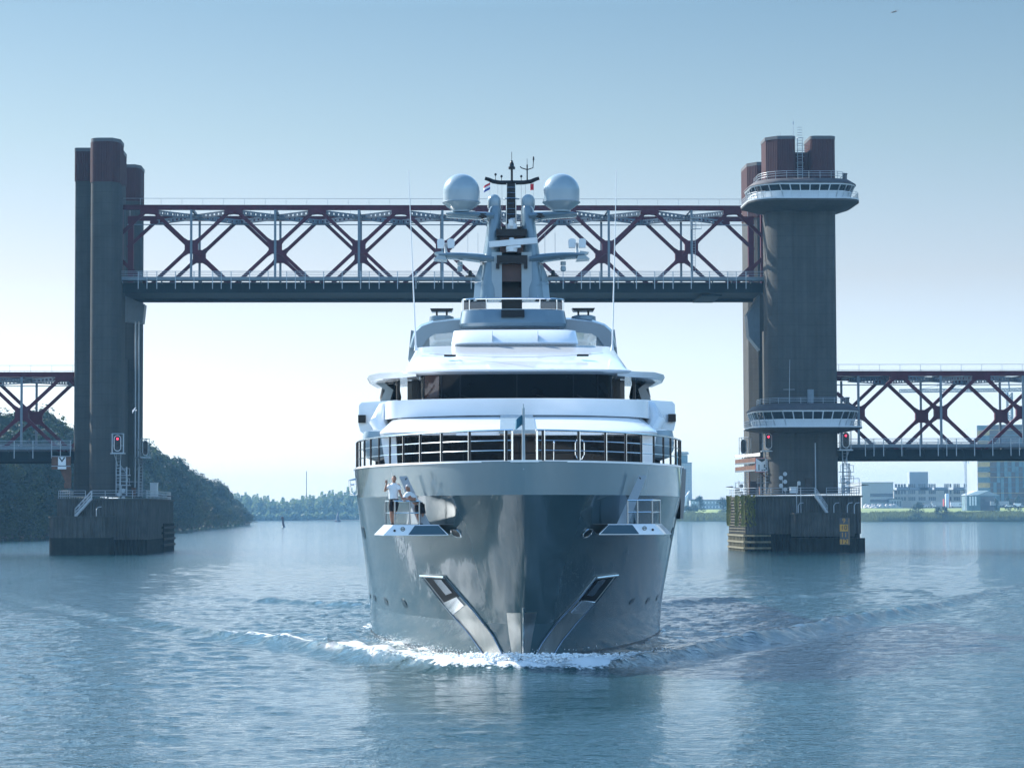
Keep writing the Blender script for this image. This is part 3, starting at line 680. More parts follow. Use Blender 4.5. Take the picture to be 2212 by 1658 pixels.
def control_room(root, zs0, zs1, zp, zw, zroof, zrail, sl, sr, tf, skew=1.0):
    """ring of glazing around the shaft: slab, white panels, leaning windows, hipped roof, rail"""
    room = part('floor_slab', MB(), mt['concrete'], root) if False else None
    cx = (sl+sr)/2; hw = (sr-sl)/2; dep = 11.5; cy = tf+dep/2
    def plan(f, inset):
        a = hw-inset; b = dep/2-inset*.8; c1 = 1.35; c2 = 3.3
        return [(cx-a,cy+b),(cx-a,cy-b+4.4),(cx-a+.30,cy-b+3.0),(cx-a+.95,cy-b+1.75),(cx-a+2.0,cy-b+.75),(cx-a+3.5,cy-b),
                (cx+a-2.6,cy-b),(cx+a-1.6,cy-b+.5),(cx+a-.75,cy-b+1.3),(cx+a-.2,cy-b+2.6),(cx+a,cy-b+4.0),(cx+a,cy+b)]
    R3 = lambda inset, z: [(x,y,z) for x,y in plan(1,inset)]
    mb = MB(); mb.loft([R3(2.4,zs0),R3(.5,zs0+.55*(zs1-zs0)),R3(0,zs0+.75*(zs1-zs0)),R3(0,zs1)]); sb = part('floor_slab', mb, mt['concrete'], root)
    mb = MB(); mb.loft([R3(.02-.03,zs1-.06),R3(-.03,zs1+.12)]); part('fascia', mb, mt['panel'], root)
    mb = MB(); mb.loft([R3(1.25,zs1+.12),R3(.95,zp)]); pn = part('lower_panel', mb, mt['panel'], root)
    mb = MB(); mb.loft([R3(.97,zp+.003),R3(.60,zw)]); gl = part('window_band', mb, mt['glassb'], root)
    # frames and mullions
    mb = MB(); lo = plan(1,1.22); mi = plan(1,.93); hi = plan(1,.56)
    for i in range(len(lo)-1):
        a0,a1,b0,b1,c0,c1 = [Vector((*p[j],z)) for p,z in ((lo,zs1+.12),(mi,zp),(hi,zw)) for j in (i,i+1)]
        L = (b1-b0).length; n = 6 if i == 5 else (1 if L < 2.4 else 2)
        if i in (0,10): n = 3
        for k in range(n+1):
            f = k/n; mb.beam(b0.lerp(b1,f), c0.lerp(c1,f), .11, .11); mb.beam(a0.lerp(a1,f), b0.lerp(b1,f), .07, .07)
        mb.beam(b0,b1,.14,.14); mb.beam(c0,c1,.16,.2); mb.beam(a0,a1,.12,.12)
    part('window_frame', mb, mt['panel'], root)
    mb = MB(); mb.loft([R3(.35,zw+.08),R3(.42,zw+.26),R3(1.15,zw+.3+.55*(zroof-zw)),R3(2.0,zroof)]); part('roof', mb, mt['roofc'], root)
    mb = MB(); pr = plan(1,1.75); 
    for q in (.35,.7,1.0):
        z = zroof+(zrail-zroof)*q
        for i in range(len(pr)-1): mb.tube((*pr[i],z),(*pr[i+1],z),.035,5)
    for i in range(len(pr)-1):
        a = Vector((*pr[i],0)); b = Vector((*pr[i+1],0)); n = max(1,round((b-a).length/1.7))
        for k in range(n+1): c = a.lerp(b,k/n); mb.tube((c.x,c.y,zroof-.5),(c.x,c.y,zrail),.035,5)
    part('roof_handrail', mb, mt['galv'], root)
    mb = MB(); po = plan(1,.1)
    for rng in (range(0,4),range(7,11)):
        mb = MB()
        for i in rng:
            for z in (.35,.7,1.05): mb.tube((*po[i],zs1+z),(*po[i+1],zs1+z),.03,5)
            a = Vector((*po[i],0)); b = Vector((*po[i+1],0)); n = max(1,round((b-a).length/.8))
            for k in range(n+1): c = a.lerp(b,k/n); mb.tube((c.x,c.y,zs1),(c.x,c.y,zs1+1.05),.028,5)
        part('balcony_handrail', mb, mt['galv'], root)
tf = -14.2; Z = lambda v,u=1735: bz(v,tf,u)
control_room(rtw, Z(446), Z(427), Z(410.5), Z(395.5), Z(381), Z(366), bx(1613,tf+5,430), bx(1852,tf+5,430), tf)
control_room(rtw, Z(931.5), Z(921), Z(905), Z(886.5), Z(869), Z(857.5), bx(1619,tf+5,925), bx(1859,tf+5,925), tf)
mb = MB(); xv = bx(1752,tf+2,850); mb.box(xv-.42,xv+.42,tf+2.2,tf+2.9,Z(869)-.2,Z(839)); part('flue_box', mb, mt['lattice'], rtw)
mb = MB(); xv = bx(1705,tf+2,800); mb.tube((xv,tf+2.4,Z(869)-.2),(xv+.15,tf+2.4,Z(774)),.05,6,.02); mb.tube((xv-.8,tf+2.4,Z(839)),(xv+.8,tf+2.4,Z(839)),.03,5)
part('whip_aerial', mb, mt['galv'], rtw)
mb = MB(); xv = bx(1834,tf+2,850)
for zz in (Z(869),Z(381)): mb.lathe((xv,tf+3.5,zz-.6),[(.3,0),(.3,1.3),(.38,1.35),(.38,1.5)],12)
part('vent_pipe', mb, mt['capm'], rtw)
mb = MB(); xv = bx(1761,TR,1000); mb.tube((xv,TR-.15,PZ),(xv,TR-.15,bz(958,TR)),.09,6); xv = bx(1718,TR,1000); mb.path([(xv,TR-2,PZ),(xv,TR-2,bz(1042,TR)),(xv+.3,TR-2,bz(1041,TR))],.05,6); mb.box(xv,xv+.4,TR-2.05,TR-1.95,bz(1050,TR),bz(1042,TR))
part('riser_pipe', mb, mt['galv'], rtw)
mb = MB(); xv = bx(1748,TR,1060); mb.box(xv-.55,xv+.55,TR+.2,TR+.40,PZ,PZ+2.2); part('door', mb, mt['mast'], rtw)
# ------------------------------------------------------------------ piers
def ribbed(plan, z0, z1, pitch=.42, dep=.10):
    per = []; L = len(plan)
    for i in range(L):
        a = Vector(plan[i]); b = Vector(plan[(i+1)%L]); d = (b-a).length; k = max(1,int(d/pitch)); n = Vector(((b-a).y,-(b-a).x)).normalized()
        for j in range(k):
            for f,o in ((0,0),(.22,-dep),(.5,-dep),(.72,0)):
                e = a+(b-a)*(j+f)/k+n*o; per.append((e.x,e.y))
    return MB().prism(per, z0, z1)
# left pier
TP = -11.0
pl = thing('bridge_pier', 'dark sheet piled pier with a rounded lower front tier under the left tower', 'pier', BF, (bx(240,TP,1190),8,0))
G0, G1 = bx(119,TP,1100), bx(320,TP,1100)
ztop = bz(1076,TP,240); zwet = bz(1165,TP,240)
main = [(G0,TP+1.5),(G0+.6,TP+.5),(G0+2,TP),(G1,TP),(G1,26),(G0,26)]
part('upper_wall', ribbed(main, zwet, ztop-.25), mt['sheet'], pl, ang=20)
part('coping', MB().prism([(G0-.15,TP+1.3),(G0+1.8,TP-.15),(G1+.15,TP-.15),(G1+.15,26.2),(G0-.15,26.2)], ztop-.25, ztop), mt['concrete'], pl)
part('wet_base', ribbed([(x+(0.25 if x<G0+1 else -.12),y+.2) for x,y in main], -3, zwet-.003, .5, .12), mt['wet'], pl, ang=20)
G2, G3 = bx(103,TP-4.6,1190), bx(237,TP-4.6,1190)
lob = rrect(G2,G3,TP-5.2,TP+1.2,(2.2,.6,.2,.2))
zl = bz(1114.5,TP-4.6,160); zlw = bz(1161,TP-4.6,160)
part('lower_tier', ribbed(lob, zlw, zl-.2), mt['sheet'], pl, ang=20)
part('coping', MB().prism([(x*1.0+( .12 if x>(G2+G3)/2 else -.12),y-.1) for x,y in lob], zl-.2, zl), mt['concrete'], pl)
part('wet_base', MB().prism([(x,y+.05) for x,y in lob], -3, zlw-.003), mt['wet'], pl)
mb = MB()
for k in range(9):
    t = 28-k*.2; 
for z in (1.0,1.9,2.8,3.6): mb.box(G1+.0,G1+.42,8,25.8,z-.16,z+.16)
for k in range(9): mb.box(G1-.05,G1+.2,10.3+k*1.9,10.7+k*1.9,-1,4.2)
part('fender_timber', mb, mt['wet'], pl)
def railing(pts, h=1.1, n=(.37,.73,1.1), sp=1.9, r=.038, posts=True):
    mb = MB(); pts = [Vector(p) for p in pts]
    for a,b in zip(pts[:-1],pts[1:]):
        for q in n: mb.tube(a+Vector((0,0,q)), b+Vector((0,0,q)), r, 5)
        k = max(1, round((b-a).length/sp))
        for i in range(k+1): c = a.lerp(b,i/k); mb.tube(c, c+Vector((0,0,h)), r*1.15, 5)
    return mb
part('guard_rail', railing([(G0+.3,20,ztop),(G0+.3,TP+1.2,ztop),(G0+2,TP+.3,ztop),(bx(184,TP,1080),TP+.3,ztop)]), mt['galv'], pl)
part('guard_rail', railing([(bx(197,TP,1080),TP+.3,ztop),(G1-.3,TP+.3,ztop),(G1-.3,25,ztop)]), mt['galv'], pl)
def stair(par, x0, z0, x1, z1, t, w=1.0):
    mb = MB(); n = 12
    for s in (0,w):
        mb.beam((x0,t+s,z0),(x1,t+s,z1),.08,.3)
        for q in (.55,1.05): mb.tube((x0,t+s,z0+q),(x1,t+s,z1+q),.04,5)
        for k in range(5): f = k/4; x = x0+(x1-x0)*f; z = z0+(z1-z0)*f; mb.tube((x,t+s,z),(x,t+s,z+1.05),.035,5)
    for k in range(n): f = (k+.5)/n; x = x0+(x1-x0)*f; z = z0+(z1-z0)*f; mb.box(x-.16,x+.16,t,t+w,z-.02,z+.04)
    part('steel_stair', mb, mt['galv'], par)
stair(pl, bx(162,TP-1.5,1110), zl, bx(197,TP-1.5,1080), ztop, TP-1.6)
mb = MB()
for u in (209,): x = bx(u,TP-4,1110) if u<240 else bx(u,TP-.6,1110); t = TP-4.4 if u<240 else TP-.3; mb.path([(x-.0,t,zl-.2),(x,t,zl+.9),(x+.25,t,zl+1.25),(x+.7,t,zl+1.3)],.06,6)
part('ladder_hoop', mb, mt['galv'], pl)
# right pier
TQ = -13.0
pr = thing('bridge_pier', 'dark ribbed sheet pile pier with mossy side and yellow depth gauge under the control tower', 'pier', BF, (bx(1735,TQ,1190),8,0))
KB = bx(1578,33,1100); K0, K1 = bx(1613,TQ,1100), bx(1861,TQ,1100)
zq1 = bz(1070,TQ,1735); zqw = bz(1153,TQ,1640)
main = [(K0,TQ+1.2),(K0+1.2,TQ),(K1-.5,TQ),(K1,TQ+.5),(K1,33),(KB,33),(K0,7)]
part('upper_wall', ribbed(main, zqw, zq1-.25), mt['sheet'], pr, ang=20)
part('coping', MB().prism([(K0-.15,TQ+1.1),(K0+1.15,TQ-.15),(K1+.15,TQ-.15),(K1+.15,33.2),(KB,33.2),(K0-.15,7)], zq1-.25, zq1), mt['concrete'], pr)
part('wet_base', ribbed([(K0+.3,TQ+1.4),(K0+1.4,TQ+.4),(K1-.3,TQ+.4),(K1-.1,TQ+.9),(K1-.1,32.6),(KB+.3,32.6),(K0+.3,7)], -3, zqw-.003, .9, .4), mt['wet'], pr, ang=20)
mb = MB()
for z in (.5,1.35,2.25): mb.box(K0-.28,K0+.22,TQ+1.6,7,z-.13,z+.13); mb.beam((K0-.1,TQ+1.5,z),(K0+1.2,TQ+.05,z),.3,.26); mb.box(K0+1.15,K0+3.4,TQ-.05,TQ+.3,z-.13,z+.13)
part('fender_timber', mb, mt['timber'], pr)
mb = MB()
for k in range(12): mb.box(K0-.12,K0+.3,TQ+2+k*1.6,TQ+2.5+k*1.6,-1,zqw)
for z in np.arange(zqw+.3, zq1-.4, .42): mb.box(K0-.06,K0+.02,TQ+1.4,7,z,z+.09)
part('fender_pile', mb, mt['timber'], pr)
L0, L1 = bx(1716,TQ-3.5,1100), bx(1848,TQ-3.5,1100); zl2 = bz(1107,TQ-3.5,1780); zl2w = bz(1158,TQ-3.5,1780)
lob = rrect(L0,L1,TQ-4.2,TQ+.1,(.3,1.6,.1,.1))
part('lower_tier', ribbed(lob, zl2w, zl2-.2, .36, .09), mt['sheet'], pr, ang=20)
part('coping', MB().prism([(x+(.12 if x>(L0+L1)/2 else -.12),y-.1) for x,y in lob], zl2-.2, zl2), mt['concrete'], pr)
lob2 = rrect(L0+.0,K1+.05,TQ-4.3,TQ+1.2,(.3,2.2,.1,.1))
part('wet_base', ribbed(lob2, -3, zl2w-.25, .8, .12), mt['wet'], pr, ang=20)
part('guard_rail', railing([(K0+.2,7,zq1),(K0+.2,TQ+1.3,zq1),(K0+1.4,TQ+.3,zq1),(bx(1762,TQ,1070),TQ+.3,zq1)]), mt['galv'], pr)
part('guard_rail', railing([(bx(1786,TQ,1070),TQ+.3,zq1),(K1-.3,TQ+.3,zq1),(K1-.3,30,zq1)]), mt['galv'], pr)
stair(pr, bx(1787,TQ-1.4,1100), zl2, bx(1762,TQ-1.4,1080), zq1, TQ-1.6)
for u in (1724,1801,1830,1845): x = bx(u,TQ-3.6,1100); t = TQ-3.7; part('ladder_hoop', MB().path([(x,t,zl2-.15),(x,t,zl2+1.0),(x+.25,t,zl2+1.35),(x+.75,t,zl2+1.4)],.06,6), mt['galv'], pr)
mb = MB()
for u in (1724,): 
    x = bx(u,TQ-.4,1090); mb.tube((x-.2,TQ-.4,zl2),(x-.2,TQ-.4,zq1+1.2),.05,6); mb.tube((x+.4,TQ-.4,zl2),(x+.4,TQ-.4,zq1+1.2),.05,6)
part('gauge_ladder', mb, mt['galv'], pr)
mb = MB(); rnd = random.Random(2)                # hanging moss on the sunlit side
V = []; F = []
for i in range(1700):
    if rnd.random() < .85: t = rnd.choice([TQ+2.0,TQ+9,6])+rnd.gauss(0,1.1); x = K0-.12
    else: t = TQ+1.0-rnd.random()*1.0; x = K0+rnd.random()*1.3
    t = min(max(t,TQ+1.0),6.9) if x < K0 else t
    if x >= K0: t = TQ+1.2-(x-K0)-.12
    z = zq1-rnd.random()**1.6*4.2; s_ = rnd.uniform(.05,.17); k = len(V)
    p = Vector((x-rnd.random()*.15,t,z)); V += [p+Vector((0,-s_,s_)),p+Vector((-s_,s_*.4,s_)),p+Vector((-s_*.4,s_,-s_*1.6)),p+Vector((0.02,-s_,-s_))]; F.append((k,k+1,k+2,k+3))
mb.v = V; mb.f = F; mt['moss'] = leafmat('hanging_moss', (.10,.12,.03)); part('moss', mb, mt['moss'], pr, ang=0)
def text3(par, s, x, y, z, size, m, name='lettering', rx=90, rz=0, ext=.012):
    cu = bpy.data.curves.new(name, 'FONT'); cu.body = s; cu.size = size; cu.extrude = ext; cu.align_x = 'CENTER'; cu.align_y = 'CENTER'
    tmp = bpy.data.objects.new('t', cu); COL.objects.link(tmp); bpy.context.view_layer.update()
    me = bpy.data.meshes.new_from_object(tmp); bpy.data.objects.remove(tmp); bpy.data.curves.remove(cu)
    me.materials.clear(); me.materials.append(m)
    me.transform(Matrix.Translation(Vector((x,y,z))-ORG[par.name]) @ Matrix.Rotation(R(rz),4,'Z') @ Matrix.Rotation(R(rx),4,'X'))
    ob = bpy.data.objects.new(name, me); COL.objects.link(ob); ob.parent = par; ORG[ob.name] = ORG[par.name]; return ob
# depth gauge
tg = TQ-4.42; gx = bx(1825,tg,1150)
dg = thing('depth_gauge', 'yellow and black depth gauge reading 9 10 11 12 on the right pier', 'depth gauge', BF, (gx,tg,0))
zz = lambda v: bz(v,tg,1825)
part('dark_board', MB().box(gx-.68,gx+.72,tg,tg+.14,zz(1176),zz(1118)), mt['capm'], dg)
part('yellow_board', MB().box(gx-.70,gx+.45,tg-.02,tg+.05,zz(1147),zz(1132)), mt['yellow'], dg)
part('yellow_board', MB().box(gx-.70,gx+.45,tg-.02,tg+.05,zz(1174.5),zz(1164)), mt['yellow'], dg)
for s_,v,m in (('9',1124.5,'yellow'),('10',1139.5,'signblack'),('11',1155,'yellow'),('12',1169.5,'signblack')): text3(dg, s_, gx-.12, tg-.03, zz(v), .92, mt[m])
mb = MB()
for k in range(34): z = zz(1176)+k*(zz(1120)-zz(1176))/33; mb.box(gx+(.50 if k%5 else .42),gx+.66,tg-.02,tg+.01,z,z+.035)
part('tick_marks', mb, mt['yellow'], dg)
# ------------------------------------------------------------------ river signals
def signal(label, u, v, t, lit=True, yaw=0, mast=True):
    x = bx(u,t,v); z = bz(v,t,u); r = thing('river_signal', label, 'signal light', BF, (x,t,z-1.6), 'river traffic signals on the bridge piers')
    def rot(mb):
        c,s = math.cos(yaw), math.sin(yaw)
        mb.v = [(x+(p[0])*c-(p[1])*s, t+(p[0])*s+(p[1])*c, z+p[2]) for p in mb.v]; return mb
    cap = lambda f: [(f*.48*math.cos(R(180*k/10)), f*.48*math.sin(R(180*k/10))+.62) for k in range(11)]+[(f*.48*math.cos(R(180+180*k/10)), f*.48*math.sin(R(180+180*k/10))-.62) for k in range(11)]
    part('back_board', rot(MB().extr([(a,-.12,b) for a,b in cap(1)],(0,.14,0))), mt['mast'], r)
    part('white_border', rot(MB().path([(a,-.13,b) for a,b in cap(.97)], .045, 5, closed=True)), mt['signwhite'], r)
    if lit: part('red_lamp', rot(MB().lathe((0,-.22,.62),[(.02,-.02),(.11,0),(.15,.12)],14,'y')), mt['redlamp'], r)
    part('lamp_lens', rot(MB().lathe((0,-.20,-.35),[(.02,-.02),(.15,0),(.18,.12)],14,'y')), mt['glassb'], r)
    mb = MB()
    for sx in (-.78,.78):
        for y in (-.05,.8): mb.tube((sx,y,-1.35),(sx,y,1.35),.05,5)
        for z0 in (-1.35,-.3,1.35): mb.tube((sx,-.05,z0),(sx,.8,z0),.04,5)
    for z0 in (-1.35,1.35): mb.tube((-.78,-.05,z0),(.78,-.05,z0),.06,5); mb.tube((-.78,.8,z0),(.78,.8,z0),.04,5)
    mb.tube((-.78,.8,-.3),(.78,.8,-.3),.04,5); mb.box(-1.0,1.0,-.3,1.1,-1.5,-1.36)
    part('cage', rot(mb), mt['galv'], r); mb = MB()
    for sx in (-.5,.5): mb.beam((sx,.2,-1.5),(sx*.3,1.8,-3.2),.1,.1)
    if mast:
        for sx in (-.3,.3): mb.tube((sx,1.0,PZ-z),(sx,1.0,-1.4),.06,6)
        for q in range(int((z-PZ-1.4)/.45)): mb.tube((-.3,1.0,PZ-z+.3+q*.45),(.3,1.0,PZ-z+.3+q*.45),.03,5)
    part('ladder_mast', rot(mb), mt['galv'], r)
signal('river signal with lit red lamp on the left tower', 254, 957, -10.0)
signal('dark unlit river signal seen edge on right of the left tower', 313, 967, 6, False, .7)
signal('river signal with lit red lamp left of the control tower shaft', 1660, 952.5, -8)
signal('river signal with lit red lamp in front of the right side span', 1827, 950, -10)
signal('dark unlit river signal leftmost on the right pier', 1607, 964, 12, False, -.6)
# clearance signs
def sign15():
    t = -6; x = bx(1633,t,1000); z = bz(1004,t,1633)
    r = thing('clearance_sign', 'red and white clearance sign reading 1,5 beside the control tower', 'sign', BF, (x,t,z-1))
    part('board', MB().box(x-.02,x+1.75,t,t+.12,z-.95,z+.95), mt['signwhite'], r)
    part('border', MB().box(x-.10,x+1.83,t+.03,t+.17,z-1.03,z+1.03), mt['red'], r)
    part('triangle', MB().extr([(x+.1,t-.015,z+.9),(x+1.6,t-.015,z+.9),(x+.85,t-.015,z+.42)],(0,.03,0)), mt['signblack'], r)
    text3(r, '1,5', x+.87, t-.03, z-.40, 1.25, mt['signblack'])
    x2 = bx(1588,t+6,1000)
    for dz in (-.75,.35):
        part('slat_board', MB().extr([(x2,t+6,z+dz),(x-.05,t,z+dz+.1),(x-.05,t,z+dz+.75),(x2,t+6,z+dz+.55)],(.05,.1,0)), mt['rust'], r)
        part('slat_frame', MB().beam((x2,t+5.9,z+dz-.1),(x-.05,t-.1,z+dz),.12,.22), mt['lattice'], r)
    part('top_plate', MB().extr([(x2,t+6,z+1.2),(x+.6,t,z+1.3),(x+.6,t,z+1.8),(x2+2,t+4,z+1.7),(x2,t+6,z+1.55)],(.1,1.2,0)), mt['capm'], r)
    mb = MB(); mb.beam((x+.4,t+.3,z-.9),(x+2.6,t+.8,z-2.6),.15,.15); mb.beam((x-.8,t+1.2,z-1),(x-.8,t+1.2,PZ),.16,.16); part('post', mb, mt['rust'], r)
sign15()
def signL():
    t = -5; x = bx(131,t,1000); z = bz(998,t,131)
    r = thing('clearance_sign', 'white v shaped clearance sign hung under the left side span', 'sign', BF, (x,t,z-1))
    part('frame', MB().box(x-1.3,x+1.4,t+.1,t+.5,z-1.0,z+.85), mt['rust'], r)
    part('board', MB().box(x-.35,x+.75,t-.1,t+.0,z-.45,z+.75), mt['signwhite'], r)
    part('v_mark', MB().extr([(x-.3,t-.13,z+.7),(x-.05,t-.13,z+.7),(x+.2,t-.13,z+.3),(x+.45,t-.13,z+.7),(x+.7,t-.13,z+.7),(x+.2,t-.13,z-.0)],(0,.04,0)), mt['signblack'], r)
    part('number_plate', MB().box(x-.4,x+.8,t-.1,t,z-.98,z-.62), mt['signwhite'], r)
    mb = MB(); mb.tube((x-1.3,t+.05,z-.55),(x+1.4,t+.05,z-.55),.07,5); mb.tube((x-1.3,t+.05,z+.85),(x+1.4,t+.05,z+.85),.05,5); part('rail', mb, mt['galv'], r)
    part('bracket', MB().extr([(x-.2,t+.6,z-1.0),(x+1.4,t+.6,z-1.0),(x+1.4,t+.6,z-3.4),(x+.7,t+.6,z-3.2),(x+.3,t+.6,z-2.1)],(0,.5,0)), mt['rust'], r)
    mb = MB(); mb.box(x+.5,x+1.4,t+.2,t+1.6,z-3.7,z-3.5); mb.box(x+.45,x+1.45,t+.2,t+.25,z-3.5,z-2.9); part('foot_platform', mb, mt['rust'], r)
signL()
def horns(label, u, v, t, n):
    x = bx(u,t,v); z = bz(v,t,u); r = thing('loudspeaker_cluster', label, 'loudspeakers', BF, (x,t,z), None)
    part('pole', MB().tube((x,t+.4,PZ),(x,t+.4,z+1),.06,6), mt['galv'], r)
    rr = random.Random(int(u))
    for i in range(n):
        a = rr.uniform(-.8,.8); cz = z-.9+i*.55; cx = x+(-1)**i*.3
        part('horn', MB().lathe((cx,t+.3,cz),[(.30,-.5),(.22,-.25),(.07,.0),(.08,.15)],12,'y'), mt['galv'], r)
horns('pale horn loudspeakers on the shaft of the control tower', 1691, 1043, -9.7, 5)
horns('pale horn loudspeakers on a mast at the right end of the right pier', 1826, 1045, -8, 4)
horns('grey horn loudspeakers above the front rail of the left pier', 262, 1062, -9.2, 3)
horns('small horn loudspeakers at the left edge of the right pier', 1597, 1052, 10, 3)
def flood(label, u, v, t, d):
    x = bx(u,t,v); z = bz(v,t,u); r = thing('floodlight', label, 'floodlight', BF, (x,t,z-1.5), 'slender floodlights on the bridge piers')
    part('arm', MB().path([(x-d*2.6,t,PZ),(x-d*2.4,t,PZ+.8),(x,t,z)],.05,5), mt['galv'], r)
    part('lamp_head', MB().extr([(x-.1*d,t-.2,z-.06),(x+.9*d,t-.2,z+.02),(x+.95*d,t-.2,z+.10),(x,t-.2,z+.16)],(0,.4,0)), mt['capm'], r)
flood('floodlight leaning out right over the end of the left pier', 362, 1072, 14, 1)
flood('second floodlight from the right end of the left pier', 345, 1072, 16, 1)
flood('third floodlight from the right end of the left pier', 328, 1071, 18, 1)
flood('floodlight leaning out left from the left corner of the right pier', 1582, 1052, 8, -1)
flood('floodlight leaning out right from the right corner of the right pier', 1862, 1048, -9, 1)
def cabinet(label, u, v0, v1, t, w, m):
    x = bx(u,t,v1); mb = MB().box(x-w/2,x+w/2,t,t+.9,PZ,bz(v0,t,u)); mb.box(x-w/2-.05,x+w/2+.05,t-.05,t+.95,bz(v0,t,u),bz(v0,t,u)+.08); mb.box(x-.03,x+.03,t-.03,t,PZ+.2,bz(v0,t,u)-.1); solo('cabinet', mb, mt[m], label, 'cabinet', BF)
cabinet('tall white cabinet on the rail of the left pier', 332, 1043, 1075, 12, 1.1, 'panel')
cabinet('rust orange cabinet behind the rail of the left pier', 288, 1054, 1070, 6, .5, 'rust')
cabinet('white narrow cabinet at the left edge of the right pier', 1593, 1058, 1072, 14, .7, 'panel')
cabinet('rust orange cabinet behind the rail of the right pier', 1645, 1052, 1068, 2, .5, 'rust')
cabinet('pale cabinet beside the pipe on the right pier', 1715, 1052, 1066, -11, 1.0, 'panel')
cabinet('dark machine housing at the left foot of the control tower', 1632, 1040, 1068, 8, 2.0, 'capm')
def gantry(label, u0, u1, v0, t):
    x0,x1 = bx(u0,t,v0), bx(u1,t,v0); z = bz(v0,t,u0)
    mb = MB(); mb.path([(x0,t,PZ),(x0,t,z),(x1,t,z),(x1,t,PZ)],.06,6); solo('pipe_frame', mb, mt['galv'], label, 'frame', BF)
gantry('pipe frame at the left end of the right pier', 1589, 1612, 1042, 12)
gantry('pipe frame left of the control tower foot', 1637, 1657, 1033, 0)
gantry('pipe frame right of the control tower foot', 1818, 1856, 1033, -7)
gantry('long low pipe frame behind the rail of the left pier', 262, 305, 1040, -2)
def laddertower(label, u, v0, t, w):
    x = bx(u,t,v0); z = bz(v0,t,u); mb = MB()
    for sx in (0,w):
        for y in (0,.9): mb.tube((x+sx,t+y,PZ),(x+sx,t+y,z),.06,5)
    q = PZ+.4
    while q < z:
        mb.tube((x,t,q),(x+w,t,q),.04,5); mb.tube((x,t+.9,q),(x+w,t+.9,q),.03,5); q += .55
    for f in (.35,.7): zz_ = PZ+(z-PZ)*f; mb.box(x-.5,x+w+.5,t-.3,t+1.3,zz_,zz_+.08); mb.tube((x-.5,t-.3,zz_+1),(x+w+.5,t-.3,zz_+1),.035,5); mb.tube((x-.5,t-.3,zz_),(x-.5,t-.3,zz_+1),.035,5); mb.tube((x+w+.5,t-.3,zz_),(x+w+.5,t-.3,zz_+1),.035,5)
    mb.path([(x+w+.2,t,PZ+2),(x+w+.1,t,z-1),(x+.1,t,z+.2)],.05,5)
    solo('ladder_tower', mb, mt['galv'], label, 'ladder', BF)
laddertower('steel ladder tower standing left of the control tower shaft', 1644, 998, -4, 1.0)
laddertower('steel ladder tower right of the control tower shaft', 1822, 1000, -5, .9)
laddertower('slanting steel ladder at the foot of the left tower', 259, 1008, -9, .9)
# ------------------------------------------------------------------ town on the right bank
GZ = 8.2
def wx(u, y, v=1100): return W.px(u, v, y)[0]
def wz(v, y, u=2000): return W.px(u, v, y)[2]
mt['brick'] = M('pale_brick_facade', (.42,.40,.38), .8, var=.08, scale=.2)
mt['metal_hall'] = M('grey_metal_hall_cladding', (.33,.33,.34), .6, var=.05, scale=.1)
mt['winfar'] = M('far_window_glass', (.03,.045,.06), .1, var=.2, scale=.4)
mt['net_y'] = M('yellow_scaffold_netting', (.50,.33,.11), .9, var=.3, scale=.25)
mt['net_b'] = M('blue_green_scaffold_netting', (.11,.17,.19), .9, var=.35, scale=.2)
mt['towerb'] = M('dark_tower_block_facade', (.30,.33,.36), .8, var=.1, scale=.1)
mt['towerd'] = M('brown_building_shell', (.14,.09,.06), .8, var=.35, scale=.15)
mt['paintw'] = M('white_vehicle_paint', (.75,.76,.77), .3, var=.03, coat=.5)
mt['paintd'] = M('dark_vehicle_paint', (.03,.04,.06), .3, var=.05, coat=.5)
mt['paintr'] = M('red_container_paint', (.40,.05,.05), .6, var=.2)
mt['paintg'] = M('grey_vehicle_paint', (.28,.30,.33), .3, var=.05, coat=.5)
mt['tyre'] = M('tyre_rubber', (.02,.02,.02), .8, var=.1)
def block(name, label, cat, u0, u1, v0, y, dep, wall, floors=0, wu=0, strips=None, winm='winfar', base=GZ, group=None, win=(.55,.6)):
    x0,x1 = wx(u0,y), wx(u1,y); z1 = wz(v0,y,(u0+u1)/2); r = thing(name, label, cat, W, ((x0+x1)/2,y,base-.5), group)
    part('wall', MB().box(x0,x1,y,y+dep,base-.5,z1), mt[wall], r); part('roof', MB().box(x0-.3,x1+.3,y-.3,y+dep+.3,z1,z1+.5), mt['capm' if wall!='metal_hall' else 'metal_hall'], r)
    fh = (z1-base)/max(floors,1); n = 0
    for f in range(floors):
        for k in range(wu):
            if n >= 95: break
            cx = x0+(x1-x0)*(k+.5)/wu; hw = (x1-x0)/wu*win[0]/2; zc = base+fh*(f+.5)
            part('window', MB().box(cx-hw,cx+hw,y-.08,y+.05,zc-fh*win[1]/2,zc+fh*win[1]/2), mt[winm], r); n += 1
    for (a,b,c,d) in strips or []:
        part('window_strip', MB().box(wx(a,y),wx(b,y),y-.15,y+.05,wz(d,y),wz(c,y)), mt[winm], r)
    return r, x0, x1, z1
block('warehouse', 'big plain grey hall building nearest the right pier', 'building', 1862, 1930, 1042.5, 1640, 60, 'metal_hall', strips=[(1880,1930,1065,1072),(1880,1930,1078,1084)])
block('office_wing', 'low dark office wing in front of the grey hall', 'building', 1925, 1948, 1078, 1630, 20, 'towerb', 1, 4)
ob,x0,x1,z1 = block('office_building', 'long pale four storey office building between the hall and the scaffolded block', 'building', 1931, 2103, 1059, 1700, 40, 'brick')
nb = 0
